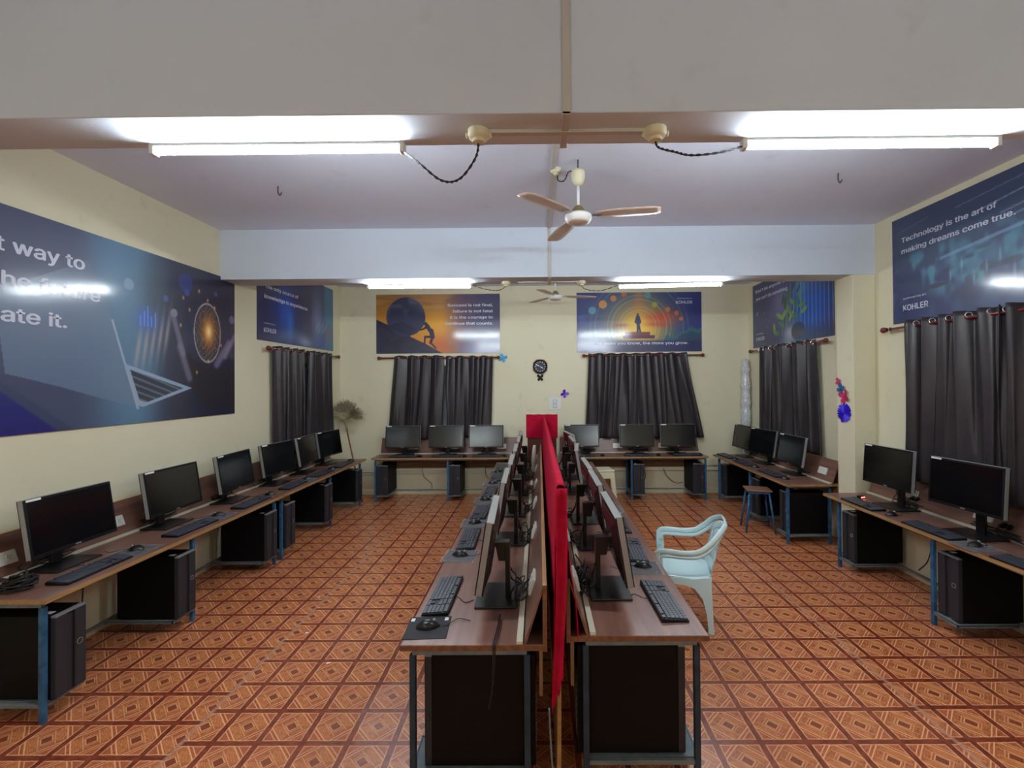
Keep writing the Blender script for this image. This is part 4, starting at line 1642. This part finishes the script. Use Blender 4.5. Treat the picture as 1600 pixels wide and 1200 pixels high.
def paint_boulder(X, Y, A):
    u = X / A
    img = np.zeros(X.shape + (3,)) + np.array([206, 140, 50.])
    img = blend(img, ss(.55, 1.0, Y) * .7, (110, 86, 78))
    img = blend(img, ss(.40, .1, u) * .3, (190, 130, 40))
    img = blend(img, glow(u, Y, .48, .42, .14, .30) * .9, (240, 172, 34))
    img = blend(img, glow(u, Y, .52, .12, .12, .2) * .7, (206, 90, 50))
    img = blend(img, ss(.52, .75, u), (92, 56, 92))
    img = blend(img, ss(.68, .92, u), (48, 42, 92))
    img = blend(img, ss(.45, .05, Y) * ss(.62, .8, u) * .8, (92, 92, 140))
    n1 = vnoise(u, Y * 3, 6, 2)
    img = blend(img, ss(.55, .8, n1) * ss(.6, .8, Y) * (u < .75) * .4, (230, 160, 70))
    hill = ss(-.006, .006, -(Y - np.interp(u, [0, .08, .25, .28, .40, .50, .56], [.58, .50, .36, .28, .16, .04, -.02])))
    img = blend(img, hill, (38, 36, 64))
    img = blend(img, hill * ss(.4, .7, vnoise(u * 2, Y, 12, 5)) * .5, (58, 50, 62))
    d = np.hypot((u - .24) * A, Y - .62) + .012 * (vnoise(u * 2, Y, 9, 7) - .5)
    bm = 1 - ss(.325, .335, d)
    img = blend(img, bm, (50, 52, 84))
    img = blend(img, bm * ss(.45, .8, vnoise(u * 2.1, Y, 10, 9)) * ss(.45, .9, Y) * .7, (92, 100, 120))
    img = blend(img, poly_mask(u, Y, [(.08, .45), (.27, .30), (.33, .42), (.20, .55)]), (40, 40, 70))
    # pushing man: head, torso, arms, legs
    def seg(p0, p1, r):
        px, py = (u - p0[0]) * A, Y - p0[1]
        dx, dy = (p1[0] - p0[0]) * A, p1[1] - p0[1]
        tt = np.clip((px * dx + py * dy) / (dx * dx + dy * dy), 0, 1)
        return 1 - ss(r * .85, r * 1.1, np.hypot(px - dx * tt, py - dy * tt))
    mm = 1 - ss(.028, .034, np.hypot((u - .40) * A, Y - .50))
    for a, b, r in [((.41, .47), (.445, .36), .035), ((.445, .38), (.455, .28), .040), ((.425, .45), (.38, .41), .014), ((.38, .41), (.352, .40), .011), ((.41, .46), (.365, .395), .012),
                    ((.45, .28), (.395, .28), .020), ((.395, .28), (.39, .17), .015), ((.455, .27), (.44, .18), .024), ((.44, .18), (.48, .09), .015)]:
        mm = np.maximum(mm, seg(a, b, r))
    img = blend(img, mm, (36, 32, 62))
    return img


def paint_sunrise(X, Y, A):
    u = X / A
    img = np.zeros(X.shape + (3,)) + np.array([44, 52, 124.])
    img = blend(img, ss(.6, .0, Y) * .5, (44, 74, 120))
    cx, cy = .50, .42
    d = np.hypot((u - cx) * A, Y - cy)
    img = blend(img, np.exp(-(d / .62) ** 2) * .9, (70, 130, 130))
    img = blend(img, np.exp(-(d / .45) ** 2), (226, 150, 60))
    img = blend(img, np.exp(-(((u - cx) * A) / .10) ** 2) * ss(.5, .8, Y) * .5, (220, 130, 80))
    img = blend(img, np.exp(-(d / .26) ** 2), (246, 210, 80))
    img = blend(img, glow(u, Y, .68, .58, .12, .10) * .9, (214, 78, 46))
    img = blend(img, glow(u, Y, .66, .46, .10, .04) * .8, (200, 70, 40))
    img = blend(img, glow(u, Y, .34, .45, .06, .025) * .8, (150, 60, 80))
    for r, k in ((.28, .5), (.34, .4), (.46, .5), (.53, .35), (.74, .3), (.82, .2)):
        img = blend(img, (1 - ss(.004, .009, np.abs(d - r))) * k, (190, 206, 170))
    cl = vnoise(u * 2.2, Y, 7, 11) * .12
    img = blend(img, ss(.0, .03, (u * .75 - .36 + cl) - Y) * ss(.58, .66, u), (58, 104, 112))
    img = blend(img, ss(.02, .05, (u * .75 - .40 + cl) - Y) * ss(.62, .7, u) * .6, (38, 58, 96))
    for (cu, cv, r, c) in [(.125, .70, .07, (96, 170, 190)), (.21, .80, .075, (236, 160, 50)), (.295, .90, .055, (226, 140, 60)), (.38, .97, .05, (220, 110, 80)), (.57, .95, .06, (96, 160, 170)), (.625, .79, .05, (170, 190, 70)),
                           (.73, .71, .045, (226, 130, 70)), (.80, .65, .045, (220, 120, 70)), (.835, .55, .035, (230, 120, 60)), (.04, .56, .07, (60, 80, 150))]:
        dd = np.hypot((u - cu) * A, Y - cv)
        img = blend(img, (1 - ss(r * .85, r, dd)) * .85, c)
    img = blend(img, ss(.22, .16, Y) * .85, (44, 40, 92))
    img = blend(img, ss(.30, .1, Y) * ss(.35, .15, u) * .6, (90, 96, 160))
    img = blend(img, ((u > .385) & (u < .585) & (Y > .28) & (Y < .335)).astype(float), (130, 60, 60))
    img = blend(img, ((u > .37) & (u < .625) & (Y > .22) & (Y <= .28)).astype(float), (90, 40, 66))

    def seg(p0, p1, r):
        px, py = (u - p0[0]) * A, Y - p0[1]
        dx, dy = (p1[0] - p0[0]) * A, p1[1] - p0[1]
        tt = np.clip((px * dx + py * dy) / (dx * dx + dy * dy), 0, 1)
        return 1 - ss(r * .85, r * 1.1, np.hypot(px - dx * tt, py - dy * tt))
    mm = 1 - ss(.018, .022, np.hypot((u - .49) * A, Y - .625))
    for a, b, r in [((.49, .58), (.49, .49), .035), ((.478, .57), (.468, .50), .012), ((.468, .50), (.482, .47), .010), ((.502, .57), (.512, .50), .012), ((.512, .50), (.50, .46), .010), ((.486, .48), (.488, .34), .016), ((.496, .48), (.507, .34), .016)]:
        mm = np.maximum(mm, seg(a, b, r))
    img = blend(img, mm, (40, 44, 84))
    return img


def paint_plant(X, Y, A):
    u = X / A
    img = np.zeros(X.shape + (3,)) + np.array([46, 52, 104.])
    img = blend(img, glow(u, Y, .42, .62, .14, .26) * .8, (128, 120, 176))
    img = blend(img, ss(.50, .70, u), (24, 78, 176))
    img = blend(img, glow(u, Y, .66, .70, .08, .2) * .6, (120, 170, 200))
    img = blend(img, ss(.85, 1.0, u) * .6, (30, 40, 100))
    st = (np.sin(u * A * 75) > .6) * ss(.45, .6, u)
    img = blend(img, st * .5, (110, 180, 220))
    img = blend(img, ss(.25, .05, Y) * ss(.3, .6, u) * .7, (20, 30, 70))
    rs = np.random.RandomState(4)
    pts = [(.36, .16), (.42, .28), (.46, .40), (.52, .46), (.56, .56), (.62, .52), (.66, .60), (.55, .36), (.48, .56), (.60, .36), (.68, .48), (.40, .40), (.52, .66), (.64, .70), (.33, .24), (.58, .76), (.45, .62), (.70, .40), (.50, .30)]
    for (cu, cv) in pts:
        a = rs.rand() * 3.14
        dx, dy = (u - cu) * A, Y - cv
        p = dx * math.cos(a) + dy * math.sin(a)
        q = -dx * math.sin(a) + dy * math.cos(a)
        r = .06 + .04 * rs.rand()
        img = blend(img, (np.hypot(p / r, q / (r * .38)) < 1) * .9, [(84, 140, 50), (60, 120, 60), (120, 160, 60), (40, 80, 60)][rs.randint(4)])
    for k in range(6):
        img = blend(img, (np.abs((u - (.44 + .04 * k)) - .10 * (Y - .2)) < .002) * (Y > .12) * (Y < .5) * .6, (150, 190, 170))
    img = blend(img, glow(u, Y, .53, .02, .10, .16) * .9, (150, 164, 184))
    img = blend(img, glow(u, Y, .53, .14, .06, .08) * .8, (190, 196, 206))
    img = blend(img, (np.hypot((u - .63) * A / .16, (Y - .14) / .12) < 1) * .7, (24, 26, 44))
    for k in range(10):
        img = blend(img, glow(u, Y, .16 + .015 * k, .40 + .12 * math.sin(k), .006, .02) * .5, (90, 130, 180))
    img = blend(img, glow(u, Y, .07, .53, .015, .03) * .8, (90, 170, 220))
    return img


sb = 'SUPPORTED BY'
poster('left', 1.92, 1.54, 3.09, 1.445, paint_laptop, 560, 260, 'huge blue poster with laptop and glowing globe on left wall',
       [('The best way to', .10, .800, .361, .085, 'L'), ('predict the future', .10, .652, .40, .085, 'L'), ('is to create it.', .10, .497, .32, .085, 'L')])
poster('right', 4.545, 2.398, 2.11, 1.01, paint_tech, 300, 150, 'blue poster reading Technology is the art of making dreams come true',
       [('Technology is the art of', .055, .757, .435, .062, 'L'), ('making dreams come true.', .055, .652, .50, .062, 'L'), (sb, .06, .215, .125, .022, 'L'), ('KOHLER', .06, .11, .133, .072, 'L')])
poster('left', 5.42, 2.385, 2.0, .985, paint_source, 220, 110, 'blue poster about knowledge and experience on far left wall',
       [('The only source of', .075, .655, .385, .062, 'L'), ('knowledge is experience.', .07, .53, .525, .062, 'L'), (sb, .065, .21, .12, .022, 'L'), ('KOHLER', .063, .11, .13, .07, 'L')])
poster('back', -2.715, 2.352, 2.07, .99, paint_boulder, 320, 160, 'orange and navy poster of a man pushing a boulder',
       [('Success is not final,', .943, .79, .365, .060, 'R'), ('failure is not fatal', .943, .688, .325, .060, 'R'), ('it is the courage to', .943, .585, .345, .060, 'R'), ('continue that counts.', .943, .482, .385, .060, 'R')])
poster('back', .64, 2.352, 2.08, .995, paint_sunrise, 320, 160, 'colourful poster of a man standing before a sunrise',
       [('The more you know, the more you grow.', .892, .125, .76, .062, 'R'), (sb, .926, .885, .125, .02, 'R'), ('KOHLER', .926, .805, .13, .065, 'R')])
poster('right', 7.505, 2.385, 2.05, 1.005, paint_plant, 300, 150, 'blue poster with green leaves and stripes beyond the column',
       [("Don't let anyone tell you", .05, .862, .555, .066, 'L'), ("you can't do something.", .055, .742, .46, .066, 'L'), (sb, .052, .20, .12, .022, 'L'), ('KOHLER', .052, .105, .13, .07, 'L')])

# ------------------------------------------------------------------ wall clock, butterflies, switches
t = thing('wall_clock', 'round black wall clock with gold trim on the far wall', 'clock', (.023, YB, 2.117))
rot = Rm('X', 90)
m = MB(); m.lathe([(.118, 0), (.122, .02), (.115, .03), (.106, .026), (.10, .018), (.001, .018)], 36, T=rot); m.build('case', BLACK2, t, smooth='auto')
m = MB(); m.lathe([(.100, .0185), (.001, .0192)], 36, T=rot); m.build('dial', mat('clock_dial', (44, 48, 62), .25), t)
m = MB()
for k in range(12):
    T = Rm('Y', k * 30) @ Tm((0, -.021, .078))
    m.box(-.008, .008, -.001, .001, -.010, .010, 0, T)
m.build('hour_marks', mat('clock_marks', (150, 150, 156), .4), t)
for ln, wd, a in ((.075, .006, -62), (.05, .008, 118)):
    m = MB(); m.box(-wd, wd, -.024, -.022, -.012, ln, 0, Rm('Y', a)); m.build('hand', STEEL, t)
m = MB()
for a0 in (20, 110, 200, 290):
    pts = [(.128 * math.sin(R(a0 + k * 5)) , -.01, .128 * math.cos(R(a0 + k * 5))) for k in range(11)]
    m.tube(pts, .009, 6)
m.build('gold_trim', GOLD, t, smooth=True)


def butterfly(side, a, z, size, m_, label, turn=0, d=.004):
    rz = {'back': 0, 'left': H90, 'column': -H90}[side]
    loc = {'back': (a, YB, z), 'left': (XL, a, z), 'column': (3.267, a, z)}[side]
    t = thing('butterfly_decoration', label, 'wall decoration', loc, rz, 'paper butterflies on the walls')
    S = size / 2
    for s in (-1, 1):
        upw = [(0, -.06), (.0, .10), (.14, .62), (.40, 1.0), (.82, 1.05), (1.05, .75), (.95, .32), (.55, .04)]
        low = [(0, -.02), (.5, -.04), (.85, -.22), (.9, -.62), (.6, -.95), (.26, -.85), (.05, -.4)]
        m = MB()
        T = Rm('Y', turn) @ Tm((0, -.003, 0)) @ Rm('Z', -s * 18)
        for pl in (upw, low):
            pp = [(s * x * S, y * S) for x, y in pl]
            m.prism(pp if s > 0 else pp[::-1], 'y', -d, 0, 0, T)
        m.build('wing', m_, t)
    m = MB(); m.tube([(0, -.008, -.5 * S), (0, -.010, 0), (0, -.008, .55 * S)], .06 * S + .002, 6, T=Rm('Y', turn)); m.build('body', m_, t, smooth=True)


butterfly('back', .023, 1.93, .11, BLACK, 'black butterfly hanging under the wall clock')
butterfly('back', .425, 1.657, .12, PURP, 'purple butterfly beside the switch plate', 40)
butterfly('back', -.60, 2.26, .13, LBLU, 'light blue butterfly beside the boulder poster', 25)
butterfly('column', 5.035, 1.835, .075, PINK, 'small pink butterfly topmost on the column', 20)
butterfly('column', 4.99, 1.76, .105, BLU2, 'blue glittery butterfly on the column', 30)
butterfly('column', 4.93, 1.675, .135, MAG, 'magenta butterfly above the blue rosette', -20)
t = thing('paper_rosette', 'royal blue paper rosette on the column', 'wall decoration', (3.267, 4.945, 1.505), -H90)
m = MB()
n = 48
vs = [(0, -.012, 0)]
for k in range(n):
    a = 2 * math.pi * k / n
    r_ = .103 + (.008 if k % 2 else 0) - (.02 * (hashn(k) > .7))
    vs.append((r_ * math.cos(a), -.002 - (.014 if k % 2 else 0), r_ * math.sin(a)))
m.add(vs, [(0, 1 + k, 1 + (k + 1) % n) for k in range(n)])
m.build('pleats', ROYAL, t, solid=.001)
m = MB(); m.lathe([(.018, .0), (.016, .02), (.001, .024)], 16, T=rot); m.build('button', ROYAL, t, smooth=True)

t = thing('switch_plate', 'square white switch board with socket on the far wall', 'switch', (.159, YB, 1.398))
m = MB(); m.box(0, .212, -.012, 0, 0, .204); m.build('plate', WHITE, t, bevel=.003)
m = MB(); m.box(.07, .142, -.018, -.012, .03, .17); m.build('socket', mat('grey_white', (196, 198, 202), .4), t, bevel=.003)
m = MB(); m.box(.085, .127, -.022, -.018, .045, .085); m.build('rocker', WHITE, t, bevel=.002)
m = MB(); m.box(.085, .127, -.022, -.018, .12, .155); m.build('rocker', WHITE, t, bevel=.002)
m = MB(); m.box(.25, .262, YB - .01, YB, .9, 1.398)
tag(m.build('cable_cover', WHITE), 'thin white conduit dropping below the switch board', 'conduit')

# ------------------------------------------------------------------ broom, wrapped roll, bits
t = thing('broom', 'long-handled grass broom leaning head-up in the left corner', 'broom', (-2.78, 7.22, 0))
neck = Vector((-.31, .14, 1.18))
m = MB(); m.tube([(0, 0, 0), neck * .55, neck], .011, 8, radii=[.012, .012, .011]); m.build('handle', mat('broom_handle', (140, 62, 44), .45), t, smooth=True)
m = MB(); m.tube([neck * .93, neck * 1.09], .017, 8); m.build('binding', mat('broom_binding', (150, 140, 110), .6), t, smooth=True)
m = MB()
rnd = random.Random(11)
d0 = neck.normalized()
for k in range(900):
    a = rnd.uniform(-1, 1)
    a = a * (abs(a) ** .2)
    ang = a * R(58) + R(8)
    ln = rnd.uniform(.24, .35) * (1 - .10 * abs(a))
    base = neck * 1.07
    dr = Vector((math.sin(ang), rnd.uniform(-.28, .04), math.cos(ang))).normalized()
    cv = Vector((rnd.uniform(-.05, .05) + .03 * a, rnd.uniform(-.04, .04), -.07 * abs(a) + rnd.uniform(-.05, .03)))
    p1 = base + dr * ln * .55
    p2 = base + dr * ln + cv
    p2.x = max(p2.x, XL + .012 + 2.78)
    p1.x = max(p1.x, XL + .012 + 2.78)
    m.tube([base, p1, p2], .003, 3, radii=[.0025, .0055, .003], cap=False)
m.build('bristles', BROOM, t)

m = MB()
prof = []
for k in range(60):
    z = k / 59 * 2.22
    prof.append((.060 + .012 * math.sin(k * 1.3) * math.sin(k * .37) + (.012 if z < 1.9 else 0) - (.025 if k in (0, 59) else 0), z))
m.lathe(prof, 18)
o = m.build('wrapped_roll', WRAP, smooth=True)
o.location = (3.40, 7.60, 0)
tag(o, 'tall bubble-wrapped roll standing in the right corner', 'roll')

m = MB(); m.lathe([(.02, 0), (.028, .02), (.03, .18), (.024, .30), (.018, .34)], 14)
o = m.build('paper_roll', PAPER, smooth=True)
o.location = (-.085, 5.98, .70)
o.rotation_euler = (R(-12), R(4), 0)
tag(o, 'off-white paper roll propped among cords in central row', 'roll')

# red-lit adapter on the near right desk
t = thing('power_adapter', 'small black adapter with red light below the angled monitor', 'adapter', (3.16, 4.56, .69), R(20))
m = MB(); m.box(-.035, .035, -.02, .02, 0, .028); m.build('body', BLACK, t, bevel=.004)
m = MB(); m.box(-.028, .028, -.0215, -.020, .008, .02); m.build('red_light', REDLED, t)

# cords hanging at the near ends
def cord(pts, label, r=.0045, m_=None):
    mb_ = MB(); mb_.tube(smooth_path(pts, 8), r, 7)
    return tag(mb_.build('cord', m_ or CABLE, smooth=True), label, 'cord')


cord([(-.20, 2.30, .70), (-.205, 2.12, .703), (-.208, 2.045, .70), (-.21, 2.035, .64), (-.215, 2.037, .5), (-.23, 2.037, .42)],
     'black cord hanging over the near edge of left central desk', .0032)
cord([(-.19, 2.25, .70), (-.196, 2.10, .703), (-.20, 2.045, .70), (-.203, 2.036, .62), (-.21, 2.037, .52)],
     'shorter black cord hanging beside another over central desk edge', .0028)
cord([(.035, 2.035, .42), (.04, 2.03, .3), (.05, 2.02, .15), (.075, 2.02, .02)], 'grey cord trailing down between the central desks', .004, mat('grey_cable', (110, 116, 112), .5))
cord([(-1.95, 7.66, .45), (-1.92, 7.66, .3), (-1.80, 7.64, .2), (-1.78, 7.62, .11)], 'thin cord hanging under the far left desk')
cord([(-.9, 7.66, .45), (-.88, 7.66, .3), (-.72, 7.64, .18), (-.70, 7.6, .11)], 'thin cord hanging under far left desk by the middle tower')
cord([(1.72, 7.66, .45), (1.76, 7.66, .3), (1.70, 7.64, .16), (1.66, 7.6, .11)], 'thin cord hanging beside middle tower under the far right desk')
cord([(2.05, 7.66, .42), (2.12, 7.66, .28), (2.25, 7.64, .18), (2.35, 7.6, .2)], 'looped cord reaching the rightmost tower under far desk')
cord([(-3.28, 3.1, .42), (-3.27, 3.0, .22), (-3.2, 3.12, .15), (-3.25, 3.25, .25), (-3.28, 3.3, .40)], 'black cord loop hanging below the left wall desk')
cord([(3.42, 4.05, .42), (3.42, 4.1, .25), (3.38, 4.15, .15)], 'black cord hanging below the near right desk')
# cord heap at the near end of left desk
t = thing('cord_heap', 'heap of tangled cords and plugs at near end of left desk', 'cord', (-3.0, 2.62, .69))
m = MB()
rnd = random.Random(31)
for q in range(5):
    pts = []
    for i in range(12):
        a = i * 1.5 + q
        pts.append((.09 * math.cos(a) * rnd.uniform(.5, 1.2) + .02, .07 * math.sin(a) * rnd.uniform(.5, 1.2), .008 + .012 * i * .5 * rnd.random() + .008 * q))
    m.tube(smooth_path(pts, 6), .0045, 6)
m.build('cable', CABLE, t, smooth=True)
m = MB()
for (x, y, z, a) in ((.04, -.03, .05, 20), (-.02, .02, .06, 80), (.07, .04, .04, 140)):
    m.box(-.014, .014, -.02, .02, -.01, .012, 0, Tm((x, y, z)) @ Rm('Z', a))
m.build('plug', BLACK, t, bevel=.003)

t = thing('cord_coil', 'large loops of black cord behind nearest monitor, right of partition', 'cord', (.225, 2.62, .69))
m = MB()
rnd = random.Random(77)
for q in range(4):
    pts = []
    ox, oy, rr = rnd.uniform(-.01, .03), rnd.uniform(-.10, .14), rnd.uniform(.045, .075)
    for i in range(15):
        a = i * .62 + q
        pts.append((ox + .035 * math.sin(a * .7 + q), oy + rr * math.cos(a) * 1.2, .075 + rr * .8 * math.sin(a) + rnd.uniform(-.006, .006)))
    m.tube(smooth_path(pts, 5), .0042, 6)
m.tube(smooth_path([(-.02, -.18, .01), (.02, -.05, .03), (-.01, .08, .02), (.03, .2, .04), (0, .34, .06)], 8), .0045, 6)
m.build('cable', CABLE, t, smooth=True)
m = MB()
m.box(-.05, -.02, .02, .05, .07, .095); m.box(-.055, -.025, -.03, .0, .06, .085)
m.build('plug', BLACK, t, bevel=.003)

# clear plastic sheet on the floor near the central desk
rs = np.random.RandomState(5)
hh = rs.rand(25, 31)
m = MB()
m.grid(lambda a, b: (-.98 + .46 * a + .03 * math.sin(b * 7), 2.20 + .62 * b + .04 * math.sin(a * 5), .004 + .020 * hh[int(round(a * 24)), int(round(b * 30))] ** 2), 24, 30)
tag(m.build('plastic_sheet', FILM, smooth=True), 'crumpled clear plastic sheet on the floor beside central desk', 'plastic sheet')

# small debris seen on floor: white paper bits
for k, (x, y) in enumerate([(-1.75, 3.42), (-1.42, 3.05), (-1.93, 4.0), (1.98, 6.7)]):
    m = MB(); m.add([(0, 0, .001), (.022, .004, .006), (.026, .018, .001), (.004, .016, .004)], [(0, 1, 2, 3)])
    o = m.build('paper_scrap', STICK, solid=.001)
    o.location = (x, y, .001)
    tag(o, ['tiny white paper scrap on the floor, left of the seam', 'tiny white scrap on floor between left desks and central row', 'tiny white scrap on the floor by left desk tower', 'tiny white scrap on the floor before the far right desk'][k], 'paper scrap', 'paper scraps on the floor')
